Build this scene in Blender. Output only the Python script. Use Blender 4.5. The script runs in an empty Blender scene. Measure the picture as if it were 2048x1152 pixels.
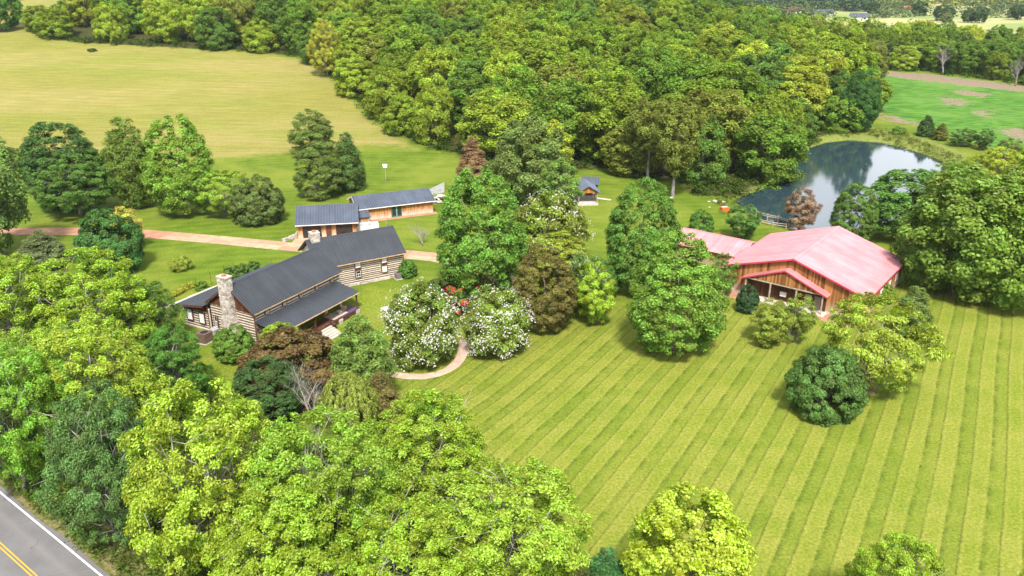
import bpy, math, random
import numpy as np
from mathutils import Matrix, Vector

# ------------------------------------------------------------------ camera, sky, sun, exposure
S = bpy.context.scene
C = S.collection
CAM_H = 48.0
PITCH = math.radians(22.0)
FPX = 1600.0                                   # focal length in pixels of a 2048 px wide picture
cd = bpy.data.cameras.new('camera')
cd.sensor_width = 36.0
cd.lens = 36.0 * FPX / 2048.0
cd.clip_start = 1.0
cd.clip_end = 9000.0
cam = bpy.data.objects.new('camera', cd)
cam.location = (0, 0, CAM_H)
cam.rotation_euler = (math.radians(90) - PITCH, 0, 0)
C.objects.link(cam)
S.camera = cam

SUN_EL = math.radians(54)
SUN_AZ = math.radians(176)                     # clockwise from +Y: behind the camera
w = bpy.data.worlds.new('World')
S.world = w
w.use_nodes = True
nt = w.node_tree
sky = nt.nodes.new('ShaderNodeTexSky')
sky.sky_type = 'NISHITA'
sky.sun_disc = False
sky.sun_elevation = SUN_EL
sky.sun_rotation = SUN_AZ
sky.air_density = 1.0
sky.dust_density = 2.5
bg = nt.nodes['Background']
# broken bright summer cloud all over the sky
tcn = nt.nodes.new('ShaderNodeTexCoord')
sxz = nt.nodes.new('ShaderNodeSeparateXYZ')
nt.links.new(tcn.outputs['Generated'], sxz.inputs[0])
zab = nt.nodes.new('ShaderNodeMath'); zab.operation = 'ABSOLUTE'
nt.links.new(sxz.outputs[2], zab.inputs[0])
zad = nt.nodes.new('ShaderNodeMath'); zad.operation = 'ADD'; zad.inputs[1].default_value = 0.18
nt.links.new(zab.outputs[0], zad.inputs[0])
dv = nt.nodes.new('ShaderNodeVectorMath'); dv.operation = 'DIVIDE'
nt.links.new(tcn.outputs['Generated'], dv.inputs[0])
nt.links.new(zad.outputs[0], dv.inputs[1])
cn = nt.nodes.new('ShaderNodeTexNoise')
cn.inputs['Scale'].default_value = 1.1
cn.inputs['Detail'].default_value = 6
cn.inputs['Roughness'].default_value = 0.6
nt.links.new(dv.outputs[0], cn.inputs['Vector'])
cr_ = nt.nodes.new('ShaderNodeMapRange'); cr_.interpolation_type = 'SMOOTHSTEP'
cr_.inputs[1].default_value = 0.40
cr_.inputs[2].default_value = 0.62
cr_.inputs[4].default_value = 0.85
nt.links.new(cn.outputs[0], cr_.inputs[0])
cmx = nt.nodes.new('ShaderNodeMix'); cmx.data_type = 'RGBA'
nt.links.new(cr_.outputs[0], cmx.inputs[0])
nt.links.new(sky.outputs[0], cmx.inputs[6])
cmx.inputs[7].default_value = (9.0, 9.15, 9.4, 1)
nt.links.new(cmx.outputs[2], bg.inputs[0])
bg.inputs[1].default_value = 0.115
sl = bpy.data.lights.new('sun', 'SUN')
sl.energy = 3.4
sl.angle = math.radians(8)
sl.color = (1.0, 0.96, 0.89)
so = bpy.data.objects.new('sun', sl)
sdir = Vector((math.sin(SUN_AZ) * math.cos(SUN_EL), math.cos(SUN_AZ) * math.cos(SUN_EL), math.sin(SUN_EL)))
so.rotation_euler = sdir.to_track_quat('Z', 'Y').to_euler()
so.location = sdir * 300
C.objects.link(so)
S.view_settings.view_transform = 'Standard'
S.view_settings.look = 'None'
S.view_settings.gamma = 1.0
S.view_settings.exposure = 1.3

rng = np.random.default_rng(11)
R = random.Random(5)
sm = lambda a, b, x: np.clip((x - a) / (b - a), 0, 1) ** 2 * (3 - 2 * np.clip((x - a) / (b - a), 0, 1))

# ------------------------------------------------------------------ terrain shape
HX, HY, HA = -35.0, 99.2, math.radians(61.8)   # log house: front left wall corner and direction
CP, SP = math.cos(PITCH), math.sin(PITCH)


def flat(x, y, z=0.0):
    u = (x - 1024) / FPX
    v = (y - 576) / FPX
    Z = (CAM_H - z) / (SP + v * CP)
    return (u * Z, Z * (CP - v * SP))


POND = [flat(*q) for q in ((1478, 396), (1500, 417), (1540, 437), (1580, 449), (1640, 456), (1720, 458), (1775, 440), (1830, 400),
                           (1870, 360), (1893, 326), (1860, 309), (1800, 290), (1760, 280), (1700, 275), (1650, 280), (1610, 295),
                           (1582, 312), (1570, 330), (1545, 370), (1500, 386))]


def sdist(poly, X, Y):
    """signed distance to a polygon, positive inside"""
    X = np.asarray(X, float)
    Y = np.asarray(Y, float)
    d = np.full(X.shape, 1e18)
    ins = np.zeros(X.shape, bool)
    n = len(poly)
    for i in range(n):
        x0, y0 = poly[i]
        x1, y1 = poly[(i + 1) % n]
        ex, ey = x1 - x0, y1 - y0
        t = np.clip(((X - x0) * ex + (Y - y0) * ey) / (ex * ex + ey * ey + 1e-12), 0, 1)
        d = np.minimum(d, (X - x0 - t * ex) ** 2 + (Y - y0 - t * ey) ** 2)
        if abs(ey) > 1e-9:
            c = ((y0 > Y) != (y1 > Y)) & (X < (x1 - x0) * (Y - y0) / ey + x0)
            ins ^= c
    return np.where(ins, 1, -1) * np.sqrt(d)


def terrain(X, Y):
    X = np.asarray(X, float)
    Y = np.asarray(Y, float)
    hill = 33 * sm(195, 560, Y) * (1 - sm(-10, 185, X - 0.08 * (Y - 300)))
    s = (X - HX) * math.sin(HA) - (Y - HY) * math.cos(HA)
    dip = -1.55 * sm(0.5, 5.5, s) * (1 - sm(24, 52, s)) * (1 - sm(112, 124, Y)) * sm(70, 92, Y)
    pond = -1.5 * sm(-4, 3, sdist(POND, X, Y))
    far = 26 * sm(1300, 3200, Y)
    return hill + dip + pond + far


def tz(x, y):
    return float(terrain(np.array([x]), np.array([y]))[0])


def at(x, y):
    """ground point seen at a picture position"""
    u = (x - 1024) / FPX
    v = (y - 576) / FPX
    k = np.arange(30, 2500, 1.0)
    X = u * k
    Y = k * (CP - v * SP)
    Z = CAM_H - k * (SP + v * CP)
    below = np.nonzero(Z < terrain(X, Y))[0]
    i = below[0] if len(below) else len(k) - 1
    k = np.linspace(k[max(i - 1, 0)], k[i], 21)
    X = u * k
    Y = k * (CP - v * SP)
    Z = CAM_H - k * (SP + v * CP)
    b = np.nonzero(Z < terrain(X, Y))[0]
    j = b[0] if len(b) else 20
    return Vector((X[j], Y[j], tz(X[j], Y[j])))


def height_to(p, ytop):
    v = (ytop - 576) / FPX
    return CAM_H - p.y * (SP + v * CP) / (CP - v * SP) - p.z


def metres(p, px):
    return px * (p.y * CP + (CAM_H - p.z) * SP) / FPX


def topx(x, y, z):
    Zc = y * CP + (CAM_H - z) * SP
    return 1024 + FPX * x / Zc, 576 + FPX * ((CAM_H - z) * CP - y * SP) / Zc


# ------------------------------------------------------------------ material helpers
MATS = {}


class NT:
    def __init__(self, name):
        self.m = bpy.data.materials.new(name)
        self.m.use_nodes = True
        self.t = self.m.node_tree
        self.t.nodes.clear()
        self.out = self.t.nodes.new('ShaderNodeOutputMaterial')
        MATS[name] = self.m

    def n(self, kind, **kw):
        nd = self.t.nodes.new('ShaderNode' + kind)
        for k, v in kw.items():
            setattr(nd, k, v)
        return nd

    def put(self, sock, v):
        if hasattr(v, 'is_output') or isinstance(v, bpy.types.NodeSocket):
            self.t.links.new(v, sock)
        elif v is not None:
            if isinstance(v, (tuple, list)) and len(v) == 3 and sock.type == 'RGBA':
                v = (*v, 1)
            sock.default_value = v

    def math(self, op, a, b=None, c=None, clamp=False):
        nd = self.n('Math', operation=op, use_clamp=clamp)
        for i, v in enumerate((a, b, c)):
            if v is not None:
                self.put(nd.inputs[i], v)
        return nd.outputs[0]

    def mix(self, f, a, b, mode='MIX'):
        nd = self.n('Mix', data_type='RGBA', blend_type=mode)
        self.put(nd.inputs[0], f)
        self.put(nd.inputs[6], a)
        self.put(nd.inputs[7], b)
        return nd.outputs[2]

    def noise(self, scale, detail=3, rough=0.55, vec=None, dist=0.0):
        nd = self.n('TexNoise')
        nd.inputs['Scale'].default_value = scale
        nd.inputs['Detail'].default_value = detail
        nd.inputs['Roughness'].default_value = rough
        nd.inputs['Distortion'].default_value = dist
        if vec is not None:
            self.put(nd.inputs['Vector'], vec)
        return nd.outputs[0]

    def ramp(self, f, lo, hi, a=0.0, b=1.0):
        nd = self.n('MapRange', interpolation_type='SMOOTHSTEP')
        self.put(nd.inputs[0], f)
        for i, v in enumerate((lo, hi, a, b)):
            nd.inputs[i + 1].default_value = v
        return nd.outputs[0]

    def coord(self, kind='Object', scale=None, rotz=0.0):
        c = self.n('TexCoord').outputs[kind]
        if scale is None and rotz == 0:
            return c
        mp = self.n('Mapping')
        mp.inputs['Rotation'].default_value = (0, 0, rotz)
        mp.inputs['Scale'].default_value = scale or (1, 1, 1)
        self.put(mp.inputs[0], c)
        return mp.outputs[0]

    def pos(self, scale=(1, 1, 1), rotz=0.0):
        mp = self.n('Mapping')
        mp.inputs['Rotation'].default_value = (0, 0, rotz)
        mp.inputs['Scale'].default_value = scale
        self.put(mp.inputs[0], self.n('NewGeometry').outputs['Position'])
        return mp.outputs[0]

    def attr(self, name, out='Fac'):
        nd = self.n('Attribute', attribute_name=name)
        return nd.outputs[out]

    def bump(self, h, strength=0.3, dist=0.05):
        nd = self.n('Bump')
        nd.inputs['Strength'].default_value = strength
        nd.inputs['Distance'].default_value = dist
        self.put(nd.inputs['Height'], h)
        return nd.outputs[0]

    def bsdf(self, col, rough=0.8, metal=0.0, spec=0.3, normal=None):
        b = self.n('BsdfPrincipled')
        self.put(b.inputs['Base Color'], col)
        self.put(b.inputs['Roughness'], rough)
        self.put(b.inputs['Metallic'], metal)
        self.put(b.inputs['Specular IOR Level'], spec)
        if normal is not None:
            self.put(b.inputs['Normal'], normal)
        return b.outputs[0]

    def end(self, sh):
        self.t.links.new(sh, self.out.inputs[0])
        return self.m


def simple(name, col, rough=0.7, spec=0.3, metal=0.0, var=0.25, scale=3.0, bump=0.0):
    t = NT(name)
    nz = t.noise(scale, 4, 0.6, t.coord())
    dark = tuple(c * (1 - var) for c in col)
    lite = tuple(min(1, c * (1 + var)) for c in col)
    nrm = t.bump(nz, bump, 0.05) if bump else None
    return t.end(t.bsdf(t.mix(t.ramp(nz, 0.3, 0.7), dark, lite), rough, metal, spec, nrm))


# ------------------------------------------------------------------ materials
def ground_material():
    t = NT('ground')
    P = t.pos()
    n_big = t.noise(0.035, 3, 0.55, P)
    n_mid = t.noise(0.22, 4, 0.6, P)
    n_fin = t.noise(3.4, 4, 0.72, P)
    n_clod = t.noise(0.9, 3, 0.65, P)
    # mown lawn: passes of the mower at 60 degrees in front, curved passes behind
    sx = t.n('SeparateXYZ')
    t.put(sx.inputs[0], P)
    X, Y = sx.outputs[0], sx.outputs[1]
    wob = t.math('MULTIPLY', t.math('SUBTRACT', t.noise(0.05, 2, 0.5, P), 0.5), 0.7)
    wob = t.math('ADD', wob, t.math('MULTIPLY', t.math('SUBTRACT', t.noise(0.9, 2, 0.5, P), 0.5), 0.10))
    q = t.math('ADD', t.math('SUBTRACT', t.math('MULTIPLY', X, 0.857), t.math('MULTIPLY', Y, 0.515)), wob)
    ph = t.math('FRACT', t.math('ADD', t.math('DIVIDE', q, 3.1), t.math('MULTIPLY', t.math('SUBTRACT', n_clod, 0.5), 0.035)))
    wn = t.n('TexWhiteNoise', noise_dimensions='1D')
    t.put(wn.inputs['W'], t.math('FLOOR', t.math('DIVIDE', q, 3.1)))
    pass_tone = wn.outputs[0]
    q2 = t.math('ADD', t.math('ADD', Y, t.math('MULTIPLY', t.math('SINE', t.math('MULTIPLY', X, 0.045)), 7.0)),
                t.math('MULTIPLY', wob, 1.2))
    ph2 = t.math('ABSOLUTE', t.math('SUBTRACT', t.math('FRACT', t.math('DIVIDE', q2, 2.9)), 0.5))
    band2 = t.ramp(ph2, 0.1, 0.4)
    front = t.attr('stripe')
    # a dark pass is darkest along its left edge and ends in a thin scuffed line; the light pass has bright margins
    darkp = t.math('MULTIPLY', t.ramp(ph, 0.0, 0.05), t.ramp(ph, 0.47, 0.53, 1.0, 0.0))
    darkedge = t.math('MULTIPLY', darkp, t.ramp(ph, 0.03, 0.24, 1.0, 0.0))
    scuff = t.ramp(t.math('ABSOLUTE', t.math('SUBTRACT', ph, 0.475)), 0.0, 0.05, 1.0, 0.0)
    margin = t.math('ADD', t.ramp(t.math('ABSOLUTE', t.math('SUBTRACT', ph, 0.57)), 0.0, 0.06, 1.0, 0.0), t.ramp(t.math('ABSOLUTE', t.math('SUBTRACT', ph, 0.95)), 0.0, 0.06, 1.0, 0.0))
    patch = t.ramp(n_mid, 0.3, 0.68)
    lush = t.mix(patch, (0.056, 0.100, 0.006), (0.090, 0.134, 0.010))
    dry = t.mix(patch, (0.128, 0.162, 0.016), (0.170, 0.182, 0.028))
    clot = t.ramp(t.noise(0.45, 4, 0.65, P), 0.38, 0.62)
    lawn_f = t.mix(t.math('MULTIPLY', darkp, t.ramp(pass_tone, 0, 1, 0.5, 0.25)), dry, t.mix(0.25, lush, dry))
    lawn_f = t.mix(t.math('MULTIPLY', darkedge, t.ramp(clot, 0, 1, 0.2, 0.8)), lawn_f, (0.058, 0.082, 0.009))
    lawn_f = t.mix(t.math('MULTIPLY', margin, 0.35), lawn_f, (0.205, 0.205, 0.042))
    lawn_f = t.mix(t.math('MULTIPLY', scuff, t.ramp(clot, 0, 1, 0.85, 0.4)), lawn_f, (0.082, 0.086, 0.016))
    lawn_b = t.mix(t.math('MULTIPLY', band2, 0.55), lush, t.mix(0.45, lush, dry))
    lawn_b = t.mix(t.ramp(n_big, 0.42, 0.66, 0.0, 0.8), lawn_b, dry)
    lawn = t.mix(front, lawn_b, lawn_f)
    lawn = t.mix(t.ramp(n_big, 0.52, 0.72, 0.0, 0.35), lawn, (0.07, 0.13, 0.01))
    # hay field
    hayrow = t.math('ABSOLUTE', t.math('SUBTRACT', t.math('FRACT', t.math('DIVIDE', t.math('ADD', Y, t.math('MULTIPLY', X, 0.12)), 4.2)), 0.5))
    hay = t.mix(t.ramp(t.noise(0.018, 4, 0.6, t.pos((0.5, 1.6, 1))), 0.38, 0.62), (0.178, 0.166, 0.036), (0.215, 0.186, 0.056))
    hay = t.mix(t.ramp(t.noise(0.03, 4, 0.65, t.pos((0.35, 1.3, 1))), 0.46, 0.68, 0.0, 0.7), hay, (0.146, 0.166, 0.024))
    hay = t.mix(t.math('MULTIPLY', t.ramp(hayrow, 0.0, 0.3), 0.22), hay, (0.125, 0.125, 0.026))
    hay = t.mix(1.0, hay, t.mix(t.ramp(t.noise(0.9, 4, 0.7, t.pos((0.12, 1.0, 1), 0.1)), 0.3, 0.7), (0.82, 0.84, 0.8), (1.16, 1.14, 1.18)), 'MULTIPLY')
    edge = t.math('ADD', t.attr('field'), t.math('MULTIPLY', t.math('SUBTRACT', n_mid, 0.5), 7.0))
    col = t.mix(t.ramp(edge, -2.0, 2.2), lawn, hay)
    # green crop with worn tan patches
    crop = t.mix(t.ramp(t.noise(0.35, 4, 0.6, t.pos((0.5, 1.8, 1))), 0.35, 0.65), (0.024, 0.088, 0.008), (0.088, 0.188, 0.022))
    crop = t.mix(t.ramp(n_big, 0.45, 0.7, 0.0, 0.8), crop, (0.095, 0.175, 0.032))
    ce = t.math('ADD', t.attr('crop'), t.math('MULTIPLY', t.math('SUBTRACT', n_mid, 0.5), 8.0))
    col = t.mix(t.ramp(ce, -1.0, 1.0), col, crop)
    me = t.math('ADD', t.attr('mud'), t.math('ADD', t.math('MULTIPLY', t.math('SUBTRACT', n_mid, 0.5), 20.0), t.math('MULTIPLY', t.math('SUBTRACT', n_clod, 0.5), 12.0)))
    mud = t.mix(t.ramp(n_clod, 0.3, 0.7), (0.140, 0.106, 0.066), (0.205, 0.160, 0.108))
    col = t.mix(t.ramp(me, -1.2, 1.2), col, mud)
    # rank bank grass round the pond
    be = t.math('ADD', t.attr('bank'), t.math('MULTIPLY', t.math('SUBTRACT', n_mid, 0.5), 6.0))
    bank = t.mix(t.ramp(n_clod, 0.3, 0.7), (0.10, 0.125, 0.022), (0.165, 0.185, 0.045))
    col = t.mix(t.ramp(be, -1.0, 1.0), col, bank)
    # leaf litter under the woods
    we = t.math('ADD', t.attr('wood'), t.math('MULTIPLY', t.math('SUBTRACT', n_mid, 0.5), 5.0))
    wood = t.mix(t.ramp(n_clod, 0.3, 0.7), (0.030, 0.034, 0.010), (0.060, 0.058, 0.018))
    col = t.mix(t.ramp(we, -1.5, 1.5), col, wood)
    # weedy road verge
    ve = t.math('ADD', t.attr('verge'), t.math('MULTIPLY', t.math('SUBTRACT', n_mid, 0.5), 3.0))
    verge = t.mix(t.ramp(n_clod, 0.35, 0.65), (0.070, 0.085, 0.018), (0.180, 0.145, 0.070))
    col = t.mix(t.ramp(ve, -0.7, 0.7), col, verge)
    # worn soil round trunks and beds
    se = t.math('ADD', t.attr('soil'), t.math('MULTIPLY', t.math('SUBTRACT', n_clod, 0.5), 1.6))
    col = t.mix(t.math('MULTIPLY', t.ramp(se, -0.6, 0.7), 0.8), col, (0.125, 0.090, 0.048))
    # pale open country far off
    pe = t.math('ADD', t.attr('pale'), t.math('MULTIPLY', t.math('SUBTRACT', n_big, 0.5), 60.0))
    pale = t.mix(t.ramp(t.noise(0.01, 3, 0.5, P), 0.4, 0.6), (0.17, 0.21, 0.065), (0.29, 0.28, 0.12))
    col = t.mix(t.ramp(pe, -6, 6), col, pale)
    col = t.mix(1.0, col, t.mix(t.ramp(n_fin, 0.25, 0.75), (0.62, 0.64, 0.60), (1.32, 1.30, 1.32)), 'MULTIPLY')
    nrm = t.bump(t.math('ADD', n_fin, t.math('MULTIPLY', n_clod, 1.5)), 0.55, 0.12)
    return t.end(t.bsdf(col, 0.95, 0, 0.08, nrm))


ground_material()


def leaf_material(name, trans=0.42):
    """leaf colour comes from the crown's own object colour, varied leaf by leaf and spray by spray"""
    t = NT(name)
    oc = t.n('ObjectInfo')
    base = oc.outputs['Color']
    at_ = t.n('Attribute', attribute_name='lv')
    sp = t.n('SeparateColor')
    t.put(sp.inputs[0], at_.outputs['Color'])
    hs = t.n('HueSaturation')
    t.put(hs.inputs['Hue'], t.ramp(sp.outputs[1], 0, 1, 0.492, 0.512))
    t.put(hs.inputs['Saturation'], t.ramp(sp.outputs[0], 0, 1, 1.08, 0.92))
    t.put(hs.inputs['Value'], t.math('MULTIPLY', t.ramp(sp.outputs[0], 0, 1, 0.62, 1.5), t.ramp(sp.outputs[1], 0, 1, 0.78, 1.22)))
    t.put(hs.inputs['Color'], base)
    col = hs.outputs[0]
    d = t.bsdf(col, 0.7, 0, 0.10)
    tr = t.n('BsdfTranslucent')
    t.put(tr.inputs[0], t.mix(1.0, col, (1.1, 1.2, 0.45), 'MULTIPLY'))
    mx = t.n('MixShader')
    mx.inputs[0].default_value = trans
    t.t.links.new(d, mx.inputs[1])
    t.t.links.new(tr.outputs[0], mx.inputs[2])
    return t.end(mx.outputs[0])


leaf_material('leaf')


def bark(name, a, b):
    t = NT(name)
    nz = t.noise(2.2, 5, 0.65, t.coord('Object', (1, 1, 0.35)))
    return t.end(t.bsdf(t.mix(t.ramp(nz, 0.35, 0.65), a, b), 0.9, 0, 0.15, t.bump(nz, 0.5, 0.05)))


bark('bark', (0.10, 0.075, 0.055), (0.22, 0.18, 0.14))
bark('bark_pale', (0.17, 0.15, 0.125), (0.36, 0.335, 0.295))
bark('bark_grey', (0.13, 0.115, 0.10), (0.25, 0.23, 0.21))


def board_material(name, a, b, fade, zf0, zf1):
    """weathered boards: stain per board, grain, and bleaching near the bottom edge where rain splashes"""
    t = NT(name)
    rv = t.n('Attribute', attribute_name='lv')
    sp = t.n('SeparateColor')
    t.put(sp.inputs[0], rv.outputs['Color'])
    c = t.coord()
    gr = t.noise(1.0, 4, 0.65, t.coord('Object', (5, 5, 0.5)))
    col = t.mix(t.math('ADD', t.math('MULTIPLY', sp.outputs[0], 0.75), t.math('MULTIPLY', gr, 0.3), clamp=True), a, b)
    sx = t.n('SeparateXYZ')
    t.put(sx.inputs[0], c)
    h = t.math('ADD', sx.outputs[2], t.math('MULTIPLY', t.math('SUBTRACT', t.noise(1.0, 3, 0.6, t.coord('Object', (2.2, 2.2, 0.7))), 0.5), 2.2))
    col = t.mix(t.math('MULTIPLY', t.ramp(h, zf0, zf1, 1.0, 0.0), 0.9), col, fade)
    streak = t.ramp(t.noise(1.0, 3, 0.7, t.coord('Object', (7, 7, 0.35))), 0.55, 0.70)
    col = t.mix(t.math('MULTIPLY', streak, 0.5), col, (0.05, 0.028, 0.015))
    return t.end(t.bsdf(col, 0.85, 0, 0.15, t.bump(gr, 0.3, 0.02)))


board_material('barn_board', (0.085, 0.026, 0.008), (0.40, 0.185, 0.060), (0.36, 0.28, 0.20), 0.0, 2.3)
board_material('cedar_board', (0.23, 0.080, 0.018), (0.42, 0.195, 0.060), (0.52, 0.43, 0.34), 0.0, 1.6)
board_material('brown_board', (0.055, 0.022, 0.010), (0.105, 0.045, 0.020), (0.07, 0.03, 0.015), -9, -8)


def roof_material(name, col, rough, spec, var, streak, seam_light=2.3):
    t = NT(name)
    c = t.coord()
    nz = t.noise(0.35, 4, 0.6, c)
    f = t.noise(6.0, 3, 0.6, c)
    k = t.mix(t.ramp(nz, 0.35, 0.68), tuple(x * (1 - var) for x in col), tuple(x * (1 + var) for x in col))
    k = t.mix(t.ramp(t.noise(1.1, 4, 0.7, c), 0.6, 0.78, 0, 0.35), k, streak)
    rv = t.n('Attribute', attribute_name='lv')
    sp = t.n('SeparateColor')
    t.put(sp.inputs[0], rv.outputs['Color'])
    # panel to panel difference; raised seams are coloured paler to imitate light they catch
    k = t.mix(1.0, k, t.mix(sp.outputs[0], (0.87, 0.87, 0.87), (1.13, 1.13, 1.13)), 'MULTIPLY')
    k = t.mix(t.ramp(sp.outputs[0], 1.2, 1.8, 0, 0.85), k, tuple(min(0.8, x * seam_light) for x in col))
    return t.end(t.bsdf(k, t.ramp(f, 0.2, 0.8, rough - 0.06, rough + 0.08), 0.0, spec))


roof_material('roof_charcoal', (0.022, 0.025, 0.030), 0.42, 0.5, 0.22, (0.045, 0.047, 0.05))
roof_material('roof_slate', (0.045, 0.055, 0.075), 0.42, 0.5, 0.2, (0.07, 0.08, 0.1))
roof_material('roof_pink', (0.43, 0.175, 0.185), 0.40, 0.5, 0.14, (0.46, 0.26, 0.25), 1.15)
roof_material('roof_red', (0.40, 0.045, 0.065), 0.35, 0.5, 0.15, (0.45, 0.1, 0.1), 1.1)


def log_material():
    t = NT('log')
    oi = t.n('ObjectInfo').outputs['Random']
    g = t.noise(1.0, 4, 0.65, t.coord('Generated', (14, 3, 4)))
    a = t.mix(oi, (0.060, 0.040, 0.030), (0.120, 0.088, 0.070))
    col = t.mix(t.ramp(g, 0.35, 0.7), a, (0.155, 0.125, 0.105))
    return t.end(t.bsdf(col, 0.85, 0, 0.15, t.bump(g, 0.4, 0.03)))


log_material()
simple('chinking', (0.62, 0.53, 0.42), 0.9, 0.1, 0, 0.18, 2.0)


def stone_material(name, a, b):
    t = NT(name)
    rv = t.n('Attribute', attribute_name='lv')
    sp = t.n('SeparateColor')
    t.put(sp.inputs[0], rv.outputs['Color'])
    nz = t.noise(3.0, 5, 0.65, t.coord())
    col = t.mix(sp.outputs[0], a, b)
    col = t.mix(t.ramp(nz, 0.35, 0.7, 0, 0.6), col, tuple(min(1, x * 1.25) for x in b))
    col = t.mix(t.ramp(t.noise(1.3, 4, 0.7, t.coord()), 0.58, 0.75, 0, 0.55), col, (0.16, 0.13, 0.10))
    return t.end(t.bsdf(col, 0.92, 0, 0.12, t.bump(nz, 0.6, 0.04)))


stone_material('limestone', (0.15, 0.12, 0.095), (0.50, 0.445, 0.385))
simple('mortar', (0.27, 0.24, 0.20), 0.95, 0.1)
simple('rock', (0.40, 0.36, 0.32), 0.9, 0.15, 0, 0.35, 2.0, 0.6)
simple('brown_trim', (0.085, 0.034, 0.018), 0.6, 0.3)
simple('white_trim', (0.62, 0.58, 0.54), 0.5, 0.3, 0, 0.08)
simple('tan_trim', (0.40, 0.27, 0.15), 0.7, 0.2)
simple('curtain', (0.55, 0.54, 0.52), 0.7, 0.2, 0, 0.2, 1.5)
simple('dark_opening', (0.012, 0.010, 0.010), 0.7, 0.2)
simple('garage_panel', (0.022, 0.015, 0.011), 0.55, 0.4, 0, 0.4, 1.5)
simple('clay', (0.36, 0.115, 0.06), 0.8, 0.2)
simple('ac_metal', (0.20, 0.165, 0.15), 0.5, 0.4, 0.2, 0.15)
simple('ac_brown', (0.135, 0.085, 0.062), 0.55, 0.4, 0.1, 0.15)
simple('grey_metal', (0.42, 0.42, 0.43), 0.45, 0.5, 0.4, 0.15)
simple('black_metal', (0.02, 0.02, 0.02), 0.5, 0.4, 0.3)
simple('concrete', (0.42, 0.365, 0.31), 0.9, 0.15, 0, 0.15, 1.2)
simple('step_stone', (0.40, 0.35, 0.29), 0.9, 0.15, 0, 0.15, 1.5)
simple('wicker', (0.40, 0.24, 0.12), 0.8, 0.2, 0, 0.3, 12)
simple('cushion', (0.60, 0.57, 0.52), 0.9, 0.1)
simple('old_wood', (0.30, 0.24, 0.18), 0.9, 0.1, 0, 0.35, 2.0)
simple('grey_board', (0.36, 0.36, 0.37), 0.85, 0.15, 0, 0.25, 2.0)
simple('orange_brick', (0.52, 0.11, 0.02), 0.8, 0.2)
simple('green_paint', (0.02, 0.10, 0.085), 0.4, 0.5)
simple('mint_paint', (0.22, 0.42, 0.36), 0.5, 0.4)
simple('petal', (0.52, 0.49, 0.44), 0.6, 0.2, 0, 0.12, 4)
simple('petal_red', (0.50, 0.02, 0.035), 0.6, 0.2, 0, 0.35, 4)
simple('blue_plastic', (0.10, 0.28, 0.6), 0.4, 0.4)
simple('purple_floor', (0.085, 0.05, 0.085), 0.6, 0.3)
simple('deck', (0.090, 0.036, 0.020), 0.6, 0.3, 0, 0.3, 2)
simple('mulch', (0.105, 0.055, 0.030), 0.95, 0.1, 0, 0.35, 1.5)
simple('wall_white', (0.50, 0.49, 0.46), 0.8, 0.2, 0, 0.08)
t = NT('glass')
t.end(t.bsdf((0.02, 0.025, 0.025), 0.06, 0, 0.7))


def slab_material():
    t = NT('slab')
    oi = t.n('ObjectInfo').outputs['Random']
    nz = t.noise(0.8, 5, 0.65, t.coord())
    col = t.mix(oi, (0.285, 0.180, 0.108), (0.385, 0.288, 0.190))
    col = t.mix(t.ramp(nz, 0.35, 0.72, 0, 0.6), col, (0.23, 0.132, 0.075))
    return t.end(t.bsdf(col, 0.9, 0, 0.15, t.bump(t.noise(9, 3, 0.6, t.coord()), 0.2, 0.01)))


slab_material()


def gravel_material(name, a, b):
    t = NT(name)
    P = t.pos()
    nz = t.noise(0.6, 5, 0.65, P)
    f = t.noise(7, 3, 0.7, P)
    col = t.mix(t.ramp(nz, 0.3, 0.7), a, b)
    col = t.mix(1.0, col, t.mix(f, (0.75, 0.75, 0.75), (1.25, 1.25, 1.25)), 'MULTIPLY')
    return t.end(t.bsdf(col, 0.95, 0, 0.1, t.bump(f, 0.3, 0.03)))


gravel_material('aggregate', (0.25, 0.125, 0.075), (0.34, 0.195, 0.125))
gravel_material('path_brick', (0.34, 0.235, 0.17), (0.45, 0.33, 0.25))


def asphalt_material():
    t = NT('asphalt')
    P = t.pos()
    sx = t.n('SeparateXYZ')
    t.put(sx.inputs[0], P)
    f = t.noise(14, 3, 0.7, P)
    nz = t.noise(0.25, 4, 0.6, P)
    col = t.mix(t.ramp(nz, 0.3, 0.7), (0.105, 0.10, 0.10), (0.135, 0.13, 0.128))
    vo = t.n('TexVoronoi', feature='DISTANCE_TO_EDGE')
    vo.inputs['Scale'].default_value = 0.22
    t.put(vo.inputs['Vector'], t.n('VectorMath', operation='ADD').outputs[0])
    vm = vo.inputs['Vector'].links[0].from_node
    t.put(vm.inputs[0], P)
    nz3 = t.n('TexNoise')
    nz3.inputs['Scale'].default_value = 0.9
    t.put(nz3.inputs['Vector'], P)
    t.put(vm.inputs[1], nz3.outputs['Color'])
    col = t.mix(t.math('MULTIPLY', t.ramp(vo.outputs['Distance'], 0.0, 0.012, 1.0, 0.0), t.ramp(nz, 0.45, 0.6, 0.0, 0.7)), col, (0.045, 0.043, 0.042))
    rv = t.attr('lane')
    col = t.mix(t.math('MULTIPLY', rv, 0.5), col, (0.165, 0.155, 0.15))
    col = t.mix(1.0, col, t.mix(f, (0.72, 0.72, 0.72), (1.28, 1.28, 1.28)), 'MULTIPLY')
    return t.end(t.bsdf(col, 0.9, 0, 0.2, t.bump(f, 0.3, 0.01)))


asphalt_material()


def paint_material(name, col):
    t = NT(name)
    nz = t.noise(5, 4, 0.7, t.pos())
    return t.end(t.bsdf(t.mix(t.ramp(nz, 0.55, 0.75, 0, 0.6), col, (0.14, 0.135, 0.13)), 0.8, 0, 0.2))


paint_material('paint_white', (0.62, 0.62, 0.62))
paint_material('paint_yellow', (0.52, 0.27, 0.02))


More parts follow.
